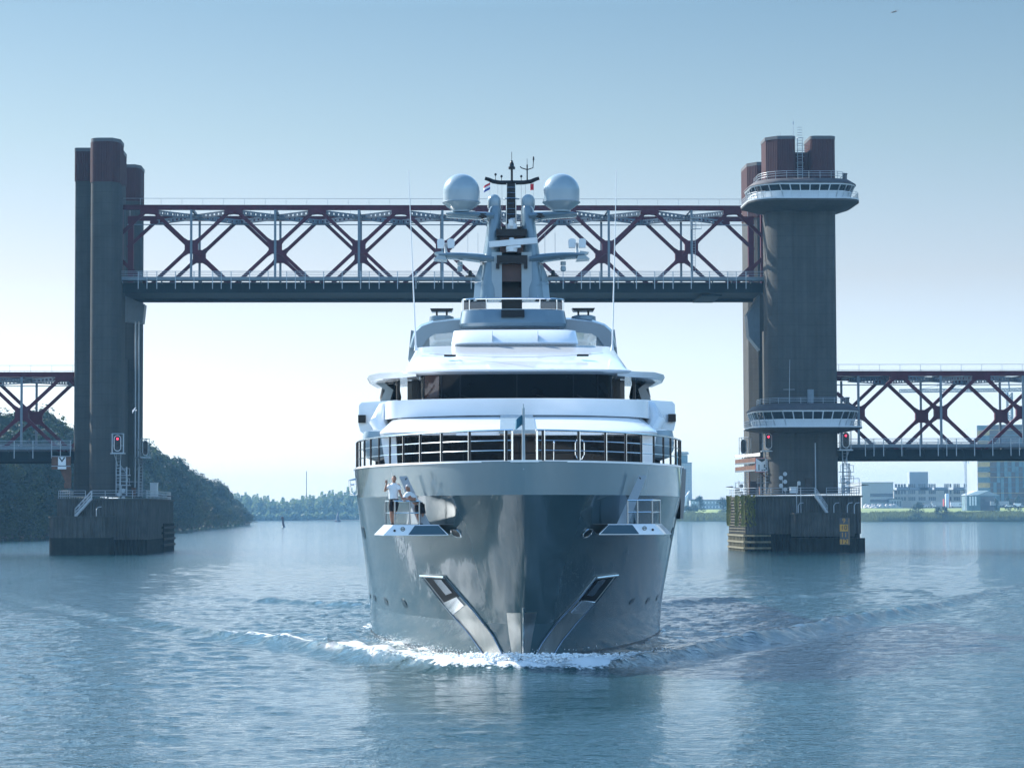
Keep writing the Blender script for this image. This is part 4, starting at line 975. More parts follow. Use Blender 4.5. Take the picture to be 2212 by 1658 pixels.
for f in range(3):
    for g_,(a,b) in enumerate(((1933,1958),(1962,1978),(1984,2000),(2006,2022),(2040,2056),(2060,2074),(2082,2100))):
        zc = GZ+5.2+f*4.4
        for k in range(4):
            xa = wx(a,1700)+(wx(b,1700)-wx(a,1700))*(k+.12)/4; xb = wx(a,1700)+(wx(b,1700)-wx(a,1700))*(k+.88)/4
            part('window', MB().box(xa,xb,1699.85,1700.1,zc,zc+2.4), mt['winfar'], ob); nb += 1
for u,w,h in ((1985.5,18,17),(1951,12,3.5),(2001,12,3),(2035,12,3),(2073,12,3)):
    part('roof_block', MB().box(wx(u,1705)-w*.35,wx(u,1705)+w*.35,1705,1715,z1,z1+h*.75), mt['towerb'], ob)
# scaffolded block with netting in bands
r = thing('scaffolded_block', 'tall dark building under construction wrapped in yellow and blue scaffold netting', 'building', W, (wx(2180,1600),1600,GZ))
z1 = wz(917,1600,2180); zb = GZ-.5
part('shell', MB().box(wx(2140,1600),wx(2330,1600),1600,1650,zb,z1), mt['towerd'], r)
nf = 16; x0,x1 = wx(2113,1598), wx(2139.5,1598)
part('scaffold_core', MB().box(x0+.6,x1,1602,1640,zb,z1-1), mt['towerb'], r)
for f in range(nf):
    za = zb+(z1-zb)*f/nf; ze_ = zb+(z1-zb)*(f+.86)/nf; j = random.Random(f).uniform(-.5,.5)
    m = 'net_y' if f%2 == 0 else 'net_b'
    part('netting', MB().extr([(x0+j,1597,za),(x1+j*.4,1597.5,za),(x1,1597.5,ze_),(x0-j,1597,ze_)],(0,.25,0)), mt[m], r)
for f in range(nf+1):
    za = zb+(z1-zb)*f/nf; part('scaffold_lift', MB().box(wx(2140,1599),wx(2330,1599),1598.2,1599.6,za-.25,za), mt['net_b' if f%3 else 'net_y'], r)
for k in range(9):
    x = wx(2147+k*8,1598); part('netting_panel', MB().box(x,x+(wx(2154,1598)-wx(2147,1598)),1598.6,1598.8,zb+(z1-zb)*((k*5)%9)/16,zb+(z1-zb)*(((k*5)%9)+5)/16), mt['net_b'], r)
# tower crane behind it
def lattice(mb, a, b, w, step, r=.12, tri=False):
    a = Vector(a); b = Vector(b); d = (b-a).normalized(); up = Vector((0,0,1)) if abs(d.z)<.9 else Vector((0,1,0)); x = d.cross(up).normalized(); y = x.cross(d); L = (b-a).length
    C = [x*i*w/2+y*j*w/2 for i,j in ((-1,-1),(1,-1),(1,1),(-1,1))]
    for c in C: mb.beam(a+c,b+c,r*1.5)
    n = max(1,int(L/step))
    for k in range(n):
        p,q = a+d*(L*k/n), a+d*(L*(k+1)/n)
        for i in range(4): mb.beam(p+C[i],q+C[(i+1)%4],r) if k%2 else mb.beam(p+C[(i+1)%4],q+C[i],r); mb.beam(p+C[i],p+C[(i+1)%4],r)
cy = 1760; cx = wx(2184,cy); zt = wz(842,cy,2184); r = thing('tower_crane', 'pale lattice tower crane rising behind the scaffolded building', 'crane', W, (cx,cy,GZ))
mb = MB(); lattice(mb,(cx,cy,GZ),(cx,cy,zt-2),3.4,3.4,.5); part('mast', mb, mt['lattice'], r)
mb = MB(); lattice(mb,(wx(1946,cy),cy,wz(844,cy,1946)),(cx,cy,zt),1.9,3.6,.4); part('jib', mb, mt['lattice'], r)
mb = MB(); lattice(mb,(cx,cy,zt),(cx+34,cy,zt+1),1.9,3.6,.4); part('counter_jib', mb, mt['lattice'], r)
mb = MB(); mb.beam((cx,cy,zt),(cx-1,cy,zt+13),.9); part('apex', mb, mt['lattice'], r)
mb = MB()
for u in (1995,2060): mb.tube((cx-1,cy,zt+13),(wx(u,cy),cy,zt+1),.16,5)
mb.tube((cx-1,cy,zt+13),(cx+30,cy,zt+1),.16,5); part('tie_bar', mb, mt['lattice'], r)
part('cab', MB().box(cx-3.4,cx-.8,cy-1.6,cy+1,zt-5,zt-1.5), mt['paintw'], r)
mb = MB(); ux = wx(2032,cy); mb.tube((ux-2,cy,zt-.5),(ux+1.5,cy,zt+14),.13,5); part('luffing_post', mb, mt['lattice'], r)
# phone mast with cables
my = 1500; r = thing('lattice_mast', 'thin tall grey antenna mast standing between the office building and the small shed', 'mast', W, (wx(2087,my),my,GZ)); mb = MB()
lattice(mb,(wx(2087,my),my,GZ-2),(wx(2087,my),my,wz(985,my)),.9,1.8,.11); part('mast', mb, mt['galv'], r)
mb = MB()
for dx in (-1.6,-.5,.6,1.7): mb.box(wx(2087,my)+dx-.18,wx(2087,my)+dx+.18,my-.9,my-.6,wz(1002,my),wz(993,my)+1.5)
part('antenna_panel', mb, mt['panel'], r)
my = 1650; solo('lamp_post', MB().path([(wx(2050,my),my,GZ),(wx(2050,my),my,wz(1046,my)),(wx(2047,my),my,wz(1045,my))],.22,6).box(wx(2045,my),wx(2050,my),my-.3,my+.3,wz(1045.5,my),wz(1044,my)), mt['galv'], 'tall thin lamp post in front of the office building', 'lamp post')
# shed with pitched roof
y = 1520; x0,x1,x2 = wx(2088,y), wx(2132,y), wx(2164,y); r = thing('boat_shed', 'small blue grey shed with white pitched roof by the car park', 'building', W, (x1,y,GZ)); z1 = wz(1070,y); zr_ = wz(1061,y)
part('wall', MB().box(wx(2089,y),wx(2160,y),y,y+18,GZ-2,z1), mt['net_b'], r)
part('gable', MB().extr([(wx(2110,y),y-.1,z1),(wx(2161,y),y-.1,z1),(wx(2135,y),y-.1,zr_)],(0,18,0)), mt['towerb'], r)
part('roof', MB().extr([(wx(2087,y),y-.6,z1+.1),(wx(2110,y),y-.6,zr_+.2),(wx(2137,y),y-.6,zr_+.4),(wx(2112,y),y-.6,z1+.3)],(0,19,.2)), mt['paintw'], r)
part('door', MB().box(wx(2118,y),wx(2150,y),y-.2,y+.05,GZ-2,z1-.6), mt['winfar'], r)
for u in (2094,2100,2106): part('window', MB().box(wx(u,y),wx(u+3.5,y),y-.08,y+.05,GZ+1.2,z1-.6), mt['paintw'], r)
# vehicles in the far car park
def vehicle(kind, label, u, y, m, L=None, group=None):
    x = wx(u,y,1100); z = GZ+.1; r = thing({'car':'parked_car','van':'parked_van','camper':'camper_van','truck':'truck_trailer'}[kind], label, {'car':'car','van':'van','camper':'camper','truck':'trailer'}[kind], W, (x,y,z), group)
    S = {'car':(4.4,1.45),'van':(5.4,2.3),'camper':(7.0,3.1),'truck':(11.,3.6)}[kind]; L,H = S
    if kind == 'car':
        body = [(-.5,.28),(.5,.28),(.5,.62),(.34,.68),(.20,1.),(-.24,1.),(-.38,.70),(-.5,.62)]; glass = [(-.35,.70),(.31,.70),(.19,.95),(-.23,.95)]
    elif kind == 'van':
        body = [(-.5,.18),(.5,.18),(.5,.50),(.40,.56),(.28,1.),(-.5,1.)]; glass = [(.24,.56),(.385,.56),(.275,.92),(.20,.92)]
    elif kind == 'camper':
        body = [(-.5,.14),(.5,.14),(.5,.40),(.40,.48),(.34,.66),(.46,.74),(.44,.98),(-.5,1.)]; glass = [(.26,.46),(.38,.48),(.33,.62),(.26,.62)]
    else:
        body = [(-.5,.30),(.5,.30),(.5,1.),(-.5,1.)]; glass = None
    part('body', MB().extr([(x+a*L,y,z+b*H) for a,b in body],(0,1.9,0)), mt[m], r)
    if glass: part('side_window', MB().extr([(x+a*L,y-.03,z+b*H) for a,b in glass],(0,.05,0)), mt['winfar'], r)
    for a in ((-.33,.33) if kind!='truck' else (-.38,-.28,.36)): part('wheel', MB().lathe((x+a*L,y-.05,z+.34),[(.05,-.02),(.34,0),(.34,.25)],12,'y'), mt['tyre'], r)
vehicle('van', 'white van parked left of the red container', 2012, 1500, 'paintw')
vehicle('truck', 'long pale grey trailer beside the white silo tank', 2032, 1510, 'paintg')
vehicle('camper', 'white camper van parked left of the small shed', 2066, 1490, 'paintw')
vehicle('van', 'second white van from the left by the trailer', 2005, 1496, 'paintg')
vehicle('car', 'dark car parked right of the small shed', 2172, 1490, 'paintd')
vehicle('truck', 'grey truck trailer parked right of the small shed', 2160, 1500, 'paintg')
vehicle('car', 'white car parked between the dark cars right of the shed', 2180, 1488, 'paintw')
vehicle('car', 'second dark car right of the small shed', 2188, 1489, 'paintd')
vehicle('van', 'white van at the right edge of the picture', 2201, 1492, 'paintw')
vehicle('car', 'grey car beside the van at the right edge of the picture', 2210, 1488, 'paintg')
vehicle('car', 'white car left of the trailer under the office building', 1996, 1490, 'paintw')
solo('container', MB().box(wx(2039,1480),wx(2052,1480),1480,1483,GZ,GZ+5).box(wx(2039,1480)-.05,wx(2039,1480)+.1,1479.9,1483.1,GZ,GZ+5.1), mt['paintr'], 'red shipping container in the far car park', 'container')
solo('tank', MB().lathe((wx(2046,1475),1475,GZ),[(1.2,0),(1.2,7.5),(.9,8.1)],14), mt['paintw'], 'white upright tank beside the red container', 'tank')
mb = MB(); rr = random.Random(4)
for k in range(60):
    x = wx(rr.uniform(1866,1935),1560); h = rr.uniform(.6,2.6); w = rr.uniform(.8,2.6); y = 1550+rr.uniform(-8,8)
    mb.loft([[(x+w*math.cos(a+rr.uniform(-.3,.3))*f, y+w*math.sin(a)*f, GZ+h*z) for a in (0,1,2,3,4,5)] for f,z in ((1,0),(.8,.6),(.3,1))])
solo('rubble_heaps', mb, mt['brick'], 'heaps of pale rubble in front of the grey hall', 'rubble', W, kind='stuff')
G = 'bushes at the reeds of the right bank'
def bush(seed, u, y, v, wr, lab, mi, nm='bush', cat='bush', base=2.5):
    x = wx(u,y); tree('bush', seed, x, y, base, wz(v,y,u)-base, wr, mt[['leafA','leafB','leafC'][mi]], lab, cat, nm, nleaf=2600)
bush(41, 1984, 1462, 1084, 1.5, 'big round dark bush standing in the reeds right of the right pier', 2)
bush(42, 2025, 1470, 1095, 1.3, 'left one of two lower bushes in the reeds', 2)
bush(42, 2040, 1466, 1094, 1.7, 'right one of two lower bushes in the reeds', 2)
bush(41, 2152, 1500, 1076, .8, 'round tree beside the cars before the scaffolded block', 0, 'broadleaf_tree', 'tree', 7)
bush(43, 2178, 1510, 1072, .7, 'slim tree before the scaffolded block', 2, 'broadleaf_tree', 'tree', 7)
bush(43, 2200, 1500, 1070, .8, 'rightmost tree before the scaffolded block', 2, 'broadleaf_tree', 'tree', 7)
bush(42, 1512, 1700, 1072, 1.2, 'bushy tree behind the curved white pylon', 0, 'broadleaf_tree', 'tree', 7)
bush(43, 1382+180, 1690, 1076, 1.5, 'broad bush at the left edge of the right pier', 0, 'bush', 'bush', 5)
bush(41, 1484, 1730, 1092, 1.8, 'low round bush at the foot of the apartment tower', 2, 'bush', 'bush', 3)
bush(43, 1498, 1730, 1090, 1.5, 'low bush at the foot of the curved white pylon', 0, 'bush', 'bush', 3)
# apartment tower behind the yacht and its low neighbour
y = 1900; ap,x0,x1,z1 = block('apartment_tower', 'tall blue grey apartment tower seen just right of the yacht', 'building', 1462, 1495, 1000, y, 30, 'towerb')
for f in range(17):
    for k in range(5):
        xa = wx(1471+k*4.6,y); za = wz(1006+f*6.2,y,1480); part('window', MB().box(xa,xa+1.0,y-.1,y+.05,za-1.1,za), mt['brick'], ap)
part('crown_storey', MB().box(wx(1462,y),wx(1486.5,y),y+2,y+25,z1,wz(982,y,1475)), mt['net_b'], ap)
part('roof_slab', MB().extr([(wx(1458,y),y,wz(980.5,y,1475)),(wx(1490,y),y,wz(980,y,1475)),(wx(1487,y),y,wz(975.5,y,1475)),(wx(1458,y),y,wz(975,y,1475))],(0,27,0)), mt['metal_hall'], ap)
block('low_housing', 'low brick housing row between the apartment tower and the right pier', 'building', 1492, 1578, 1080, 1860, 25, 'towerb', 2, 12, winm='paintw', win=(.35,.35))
block('podium_building', 'pale low podium at the foot of the apartment tower', 'building', 1455, 1505, 1079, 1880, 18, 'metal_hall', 2, 8)
y = 1740; mb = MB(); P_ = [W.px(u,v,y) for u,v in ((1477,1113),(1474,1106),(1475,1096),(1478,1084),(1482,1074),(1487,1064),(1490,1060))]
mb.path(P_, 1, 10, [2.4,2.7,2.5,1.9,1.3,.7,.4]); solo('curved_pylon', mb, mt['paintw'], 'slender curved white pylon leaning right beside the apartment tower', 'pylon')
solo('radio_mast', MB().tube(W.px(662,1100,2800),W.px(662,1017,2800),.45,6,.4), mt['redclad'], 'very thin tall red radio mast above the far woods', 'mast')
def buoy(label, u, v, h, kind):
    yb = None
    for y in range(300,2400,3):
        if W.px(u,v,y).z > -.2: yb = y
    y = yb; p = W.px(u,v,y); r = thing('channel_buoy', label, 'buoy', W, (p.x,p.y,0))
    if kind == 'spar':
        part('float', MB().lathe((p.x,p.y,-.6),[(.9,0),(1.0,.6),(.6,1.0)],14), mt['paintd'], r); part('spar', MB().tube((p.x,p.y,0),(p.x-h*.12,p.y,h*.85),.50,10,.42), mt['redclad'], r); part('top_mark', MB().lathe((p.x-h*.13,p.y,h*.8),[(.62,0),(.62,h*.16),(.3,h*.2)],12), mt['redclad'], r)
    else:
        part('float', MB().lathe((p.x,p.y,-.5),[(1.8,0),(2.3,.6),(2.3,1.2),(1.5,1.5)],16), mt['redclad'], r); part('tower', MB().lathe((p.x,p.y,.9),[(1.5,0),(1.1,h*.45),(.9,h*.5),(.5,h*.72),(.25,h*.75),(.2,h)],12), mt['paintd'], r)
buoy('dark leaning spar buoy in mid river left of the yacht', 613, 1139, 4.6, 'spar')
buoy('squat dark red lantern buoy near the far bank beside the yacht', 730, 1127, 7, 'can')
# ------------------------------------------------------------------ birds
def bird(label, u, v, y, span, roll, m, yaw=0):
    p = W.px(u,v,y); mb = MB(); S = span/2; rings = []
    body = [(-.34,0,.02,.02),(-.22,0,.05,.05),(0,0,.085,.075),(.16,0,.07,.06),(.25,0,.055,.055),(.33,0,.02,.02)]
    b = MB(); b.loft([[(s*math.cos(a)*span*.6, x*span*.9, t*math.sin(a)*span*.6) for a in [2*math.pi*k/8 for k in range(8)]] for x,_,s,t in body])
    for sg in (-1,1):
        W_ = [(0,.10,-.12,0),(.35,.16,-.10,.14),(.62,.10,-.10,.10),(1.0,-.10,-.16,.02)]; rg = []
        for q,f,bk,z in W_:
            th = .03*(1.1-q); rg.append([(sg*q*S,f*S*.9,z*S+th*S),(sg*q*S,bk*S*.9-.08*S,z*S),(sg*q*S,f*S*.9,z*S-th*S*.4)])
        b.loft(rg)
    b.loft([[(-.02*span,-.28*span,0),(.02*span,-.28*span,0),(0,-.28*span,.02*span)],[(-.10*span,-.46*span,0),(.10*span,-.46*span,0),(0,-.46*span,.01*span)]])
    mtx = Matrix.Translation(p) @ Matrix.Rotation(yaw,4,'Z') @ Matrix.Rotation(roll,4,'Y'); b.v = [tuple(mtx @ Vector(q)) for q in b.v]
    solo('gull', b, m, label, 'bird', W, tuple(p))
mt['birdd'] = M('dark_bird_feathers', (.04,.05,.06), .8); mt['birdw'] = M('white_gull_feathers', (.7,.7,.7), .8)
bird('dark gull gliding high in the sky at the top right', 1932, 26, 300, 1.6, R(-22), mt['birdd'], R(35))
bird('white gull flying past the rear pillar of the left tower', 289, 886, 330, 1.0, R(-50), mt['birdw'], R(60))
bird('small dark bird perched on the top chord of the right side span', 1878, 801, 350, .35, 0, mt['birdd'], R(90))
# ------------------------------------------------------------------ the yacht
def yx(u, y, v=1000): return YF.px(u, v, y)[0]
def yz(v, y, u=1120): return YF.px(u, v, y)[2]
def hullpt(u, v, off=0.):
    ins = lambda y: (lambda p: abs(p.x) <= hull_b(y, p.z) and p.z < DECK+.1)(YF.px(u, v, y))
    y = -6.; 
    while y < 60 and not ins(y): y += .2
    a, b = y-.2, y
    for i in range(9):
        c = (a+b)/2
        if ins(c): b = c
        else: a = c
    y = b; p = YF.px(u, v, y); sg = 1 if p.x > 0 else -1; e = .05
    P = lambda yy,zz: Vector((sg*hull_b(yy,zz), yy, zz))
    n = (P(y+e,p.z)-P(y-e,p.z)).cross(P(y,p.z+e)-P(y,p.z-e)).normalized()
    if n.x*sg < 0: n = -n
    return Vector((sg*hull_b(y,p.z), y, p.z))+n*off
def poly_at(pl, f):
    q = np.linspace(0,1,len(pl)); return float(np.interp(f,q,[p[0] for p in pl])), float(np.interp(f,q,[p[1] for p in pl]))
def hull_patch(eL, eR, nr, nc, off, thick=.03):
    """a plate that follows the hull between two edge lines"""
    mb = MB(); A = []; B = []
    for i in range(nr+1):
        l = poly_at(eL,i/nr); r = poly_at(eR,i/nr); ra = []; rb = []
        for j in range(nc+1):
            u = l[0]+(r[0]-l[0])*j/nc; v = l[1]+(r[1]-l[1])*j/nc
            ra.append(hullpt(u,v,off)); rb.append(hullpt(u,v,off-thick))
        A.append(ra); B.append(rb)
    rings = [a+b[::-1] for a,b in zip(A,B)]
    mb.loft(rings); return mb
yt = thing('motor_yacht', 'large silver grey and white motor yacht coming head on under the raised bridge', 'yacht', YF, (0,0,0))
# hull plating: separate strips so that the knuckle and chine stay crisp
def hull_strip(z0, z1, nz, side):
    rings = []
    T = [0]+[75*(i/90)**2.1+.0 for i in range(1,91)]
    for j in range(nz+1):
        z = z0+(z1-z0)*j/nz; st = hull_stem(z); row = []
        for t in T:
            y = st+t*(75-st)/75; row.append((side*hull_b(y,z), y, z))
        rings.append(row)
    return rings
hm = MB()
for sd in (-1,1):
    hm.loft(hull_strip(-1.2, CH, 8, sd), False, False, closed=False)
    hm.loft(hull_strip(CH, KN, 22, sd), False, False, closed=False)
for z in (-1,): pass
tr = [(s*hull_b(74.9,z),75,z) for s,zs in ((-1,(-1.2,1.35,4,KN)),(1,(KN,4,1.35,-1.2))) for z in zs]
hm.add(tr, [tuple(range(8))])
hull = part('hull', hm, mt['hull'], yt, ang=60)
bmh = MB()
for sd in (-1,1): bmh.loft(hull_strip(KN, DECK, 5, sd), False, False, closed=False)
part('bulwark', bmh, mt['band'], yt, ang=60)
mb = MB()                                       # inner bulwark, deck
inn = [(-hull_b(y,DECK)+.12, y) for y in np.linspace(60,-4.2,60)]
inn = [(min(x+.25,-.02),y) for x,y in inn]; pl = inn+[(-x,y) for x,y in inn[::-1]]
mb.prism(pl, 6.35, 6.45); part('foredeck', mb, mt['deck'], yt)
mb = MB(); out = []
for k in range(2):
    row = [(-hull_b(y,DECK), y, DECK) for y in np.linspace(60,-5.0,80)]+[(hull_b(y,DECK), y, DECK) for y in np.linspace(-5.0,60,80)]
cap = [Vector(p) for p in row]
rings = []
for p in cap:
    c = Vector((0, max(p.y,2)+6, p.z)); d = (c-p); d.z = 0; d = d.normalized() if d.length > .01 else Vector((0,1,0))
    rings.append([p-d*.05+Vector((0,0,-.03)), p-d*.05+Vector((0,0,.04)), p+d*.20+Vector((0,0,.04)), p+d*.20+Vector((0,0,-.9)), p+d*.14+Vector((0,0,-.9)), p+d*.12+Vector((0,0,-.05))])
mb.loft(rings); part('cap_rail', mb, mt['white'], yt)
# boot top line
mb = MB()
for sd in (-1,1):
    rg = []
    for y in np.linspace(.3,60,60): 
        rg.append([(sd*(hull_b(y,z)+.012),y,z) for z in (-.3,.10)])
    mb.loft(rg, False, False, closed=False)
part('boot_top', mb, mt['boot'], yt)
# foredeck rail
def deckpt(y, off, z): return Vector((0,0,0))
prof = [(hull_b(y,DECK)-.10, y) for y in [-4.98+.0005*(i**3) for i in range(0,62)]]
prof = [(max(b,.0),y) for b,y in prof]
arc = [0.]
for i in range(1,len(prof)): arc.append(arc[-1]+math.hypot(prof[i][0]-prof[i-1][0], prof[i][1]-prof[i-1][1]))
def rail_pt(s, side, z): return Vector((side*float(np.interp(s,arc,[p[0] for p in prof])), float(np.interp(s,arc,[p[1] for p in prof])), z))
RT = yz(928.5,-5)-DECK; SMAX = 19.5
rl = thing  # name kept short below
rail = part('foredeck_railing', (lambda m: [m.path([rail_pt(s,sd,DECK+RT) for s in np.linspace(.12,SMAX,50)], .040, 8) for sd in (-1,1)] and m)(MB()), mt['steel'], yt)
for sd in (-1,1):
    for f in (.35,.67):
        part('rail_bar', MB().path([rail_pt(s,sd,DECK+RT*f) for s in np.linspace(.12,SMAX,50)], .022, 6), mt['steel'], rail)
    s = .38
    while s < SMAX:
        part('stanchion', MB().beam(rail_pt(s,sd,DECK+.02), rail_pt(s,sd,DECK+RT), .11, .035, up=(0,1,0)) if False else MB().tube(rail_pt(s,sd,DECK+.02), rail_pt(s,sd,DECK+RT), .042, 8), mt['mast' if True else 'steel'], rail)
        part('stanchion', MB().tube(rail_pt(s+.075,sd,DECK+.02)+Vector((0,-.02,0)), rail_pt(s+.075,sd,DECK+RT)+Vector((0,-.02,0)), .020, 8), mt['steel'], rail)
        s += 1.62 if s < 3 else 1.55
    part('end_post', MB().tube(rail_pt(.16,sd,DECK), rail_pt(.16,sd,DECK+RT), .035, 8), mt['steel'], rail)
mb = MB(); x = yx(1254,-4.2); y = -3.6; z0 = DECK+.05
mb.path([(x-.16,y,z0+.2),(x-.16,y,z0+.62),(x-.10,y,z0+.74),(x+.10,y,z0+.74),(x+.16,y,z0+.62),(x+.16,y,z0+.2),(x+.08,y,z0+.06),(x-.08,y,z0+.06)], .018, 6, closed=True); part('ladder_hoop', mb, mt['steel'], yt); mb = MB()
mb.tube((yx(1197,-4.2),y,z0),(yx(1198,-4.2),y,z0+.68),.014,6); mb.lathe((yx(1198,-4.2),y,z0+.64),[(.01,-.03),(.035,0),(.01,.07)],8)
part('hanging_lanyard', mb, mt['steel'], yt)
mb = MB(); xp = yx(1131,-4.95); zt2 = yz(875,-4.95)
mb.tube((xp,-4.95,DECK-.3),(xp,-4.95,zt2-.15),.062,10,.05); mb.lathe((xp,-4.95,zt2-.15),[(.05,0),(.05,.05),(.02,.07),(.02,.2)],8); part('jack_staff', mb, mt['dome'], yt)
# ---- superstructure
def ring(w, yf, D, ya, z, e=2.6, n=17, sag=0.):
    P = [(w,ya,z)]
    for k in range(n):
        a = math.pi/2-math.pi*k/(n-1); s, c = math.sin(a), abs(math.cos(a))
        x = w*math.copysign(abs(s)**(2/e), s); P.append((x, yf+D*(1-c**(2/e)), z-sag*(x/w)**2))
    P.append((-w,ya,z)); return P
def tier(name, rs, m, ang=30, label=None, **k): return part(name, MB().loft(rs), mt[m], yt, ang, label)
tier('lower_house', [ring(5.35,9.3,1.4,56,6.4), ring(5.35,9.3,1.4,56,yz(941,9.3))], 'white')
g = tier('saloon_window', [ring(yx(1385,9.1)-yx(1117,9.1),9.05,1.3,12,DECK-.55), ring(yx(1385,9.1)-yx(1117,9.1),8.95,1.3,12,yz(941.5,9.0))], 'black')
mb = MB()
for k in range(5):
    x = -4.6+k*2.3
    mb.beam((x,9.0,DECK-.5),(x,8.9,yz(943,9)),.05,.04)
for zz_ in (.25,.62): mb.path([(x,8.86+1.3*(1-math.cos(math.asin(min(1,abs(x)/5.2)))**.77),DECK+zz_) for x in np.linspace(-4.7,4.7,15)], .02, 5)
part('louvre_bar', mb, mt['dark'], g)
for sd in (-1,1):
    part('side_pillar', MB().extr([(sd*5.0,9.9,DECK-.5),(sd*5.45,10.2,DECK-.5),(sd*5.75,10.3,yz(935,10)),(sd*5.1,9.9,yz(935,10))],(0,1.2,0)), mt['white'], yt)
    mb = MB(); mb.lathe((sd*5.95,11.6,yz(958,11)),[(.02,-.72),(.42,-.58),(.60,-.25),(.62,.2),(.55,.55),(.1,.62)],18); part('life_raft', mb, mt['dome'], yt)
    part('side_door', MB().box(min(sd*5.5,sd*6.1),max(sd*5.5,sd*6.1),13.4,13.5,DECK-.5,yz(940,13)), mt['dark'], yt)
zl_ = yz(938,8.8); 
tier('brow_lip', [ring(5.75,8.35,2.2,16,yz(938.5,8.4)), ring(5.80,8.30,2.2,16,yz(931.5,8.4))], 'white')
tier('sloping_front', [ring(5.80,8.32,2.2,18,yz(931.4,8.4)), ring(5.78,8.45,2.3,18,yz(927,8.5)), ring(5.3,12.8,2.2,20,yz(895,12.6))], 'white', 40)
# small raised panels and the central hatch on the slope
def slope_pt(u, v):    # point on the sloping front
    z0,z1 = yz(927,8.5), yz(895,12.6)
    y = 8.; 
    while y < 14:
        p = YF.px(u,v,y)
        if p.z <= z0+(z1-z0)*(y-8.45)/(12.8-8.45)+.0 and y > 8.3: break
        y += .02
    return p
hp = [slope_pt(u,v) for u,v in ((1080,931),(1160,931),(1150,896),(1081,896))]
part('front_hatch', MB().extr([p+Vector((0,-.06,.05)) for p in hp], (0,.05,-.12)), mt['dome'], yt)
part('front_panel', MB().box(yx(985,8.2),yx(1080,8.2),8.22,8.5,yz(939.5,8.2),yz(929,8.2)), mt['white'], yt)
part('front_panel', MB().box(yx(1162,8.2),yx(1300,8.2),8.24,8.6,yz(939.5,8.2),yz(929.5,8.2)), mt['white'], yt)
part('centre_step', MB().box(yx(1078,8.2),yx(1161,8.2),8.05,8.6,yz(936,8.1),yz(929.5,8.1)), mt['dome'], yt)
# portuguese bridge with its wings
ztop_ = yz(860.5,12.5); zbt = yz(896,12.6)
tier('bridge_bulwark', [ring(5.75,12.4,2.6,22,zbt,3.4,21,.12), ring(5.72,12.3,2.6,22,ztop_,3.4,21,.05), ring(5.55,12.42,2.6,22,ztop_+.02,3.4,21,.05)], 'white', 40)
for sd in (-1,1):
    z0, z1 = yz(937,15), yz(867,15); x0, x1 = 5.2, abs(yx(772,15.5)-0)*1.0
    x1 = 6.9; P_ = []
    sec = [(x0,z0+.30),(x0+.9,z0+.02),(x1-.35,z0),(x1-.06,z0+.14),(x1+.02,z0+.45),(x1,z1-.12),(x1-.12,z1),(x0,z1+.08)]
    mb = MB(); mb.loft([[(sd*x,y+ (.5 if y==14.9 and x>x1-.5 else 0),z) for x,z in sec] for y in (14.9,15.4,24)]); part('bridge_wing', mb, mt['white'], yt, 40)
    part('side_light', MB().box(min(sd*(x1-.30),sd*(x1+.03)),max(sd*(x1-.30),sd*(x1+.03)),14.86 if False else 15.2,15.9,z0+.52,z0+.86), mt['mast'], yt)
    for k,(xa,za) in enumerate(((5.9,.0),)):
        mb = MB(); mb.path([(sd*5.75,14.2,z0-.1),(sd*6.0,14.6,z0+.5),(sd*5.75,15.0,z0+1.1),(sd*5.5,15.2,z1-.1)],.35,10,[.32,.42,.35,.2]); part('wing_fairing', mb, mt['white'], yt)
# wheelhouse
yw = 15.6; zw0, zw1 = yz(866,yw), yz(804,yw); ww = (yx(1328,yw)-yx(905,yw))/2; xc_ = (yx(1328,yw)+yx(905,yw))/2
wh = tier('wheelhouse', [ring(ww-.12,yw+.3,1.6,34,zbt,3.0), ring(ww-.12,yw+.3,1.6,34,zw1+.3,3.0)], 'dark')
ga = ring(ww,yw+.14,1.6,20,zw0,3.0,25); gb = ring(ww-.02,yw-.25,1.6,20,zw1+.1,3.0,25)
part('windscreen', MB().loft([ga,gb]), mt['black'], wh, 30)
mt['amberrefl'] = M('amber_reflection_glass', (.045,.014,.008), .06, var=.35, scale=.9, spec=.8)  # amber reflection painted in as the colour of one pane
def onscreen(f, h):   # f along the front curve, h up
    i = f*(len(ga)-1); k = int(i); q = i-k; a = Vector(ga[k]).lerp(Vector(ga[min(k+1,len(ga)-1)]),q); b = Vector(gb[k]).lerp(Vector(gb[min(k+1,len(gb)-1)]),q); return a.lerp(b,h)
for f0,f1 in ((.735,.845),): 
    R0 = [[onscreen(f0+(f1-f0)*i/6,h)+Vector((0,-.012,0)) for i in range(7)] for h in (.12,.85)]
    part('amber_reflection_pane', MB().loft([R0[0]+[p+Vector((0,.008,0)) for p in R0[0][::-1]], R0[1]+[p+Vector((0,.008,0)) for p in R0[1][::-1]]]), mt['amberrefl'], wh)
for f in (.12,.245,.365,.5,.635,.72,.86): part('window_mullion', MB().beam(onscreen(f,-.02)+Vector((0,-.02,0)), onscreen(f,1.0)+Vector((0,-.02,0)), .05, .05), mt['mast'], wh)
for f in (.3,.42,.58,.7): part('windscreen_wiper', MB().beam(onscreen(f,.03)+Vector((0,-.05,0)), onscreen(f+.05,.20)+Vector((0,-.05,0)), .02, .02), mt['mast'], wh)
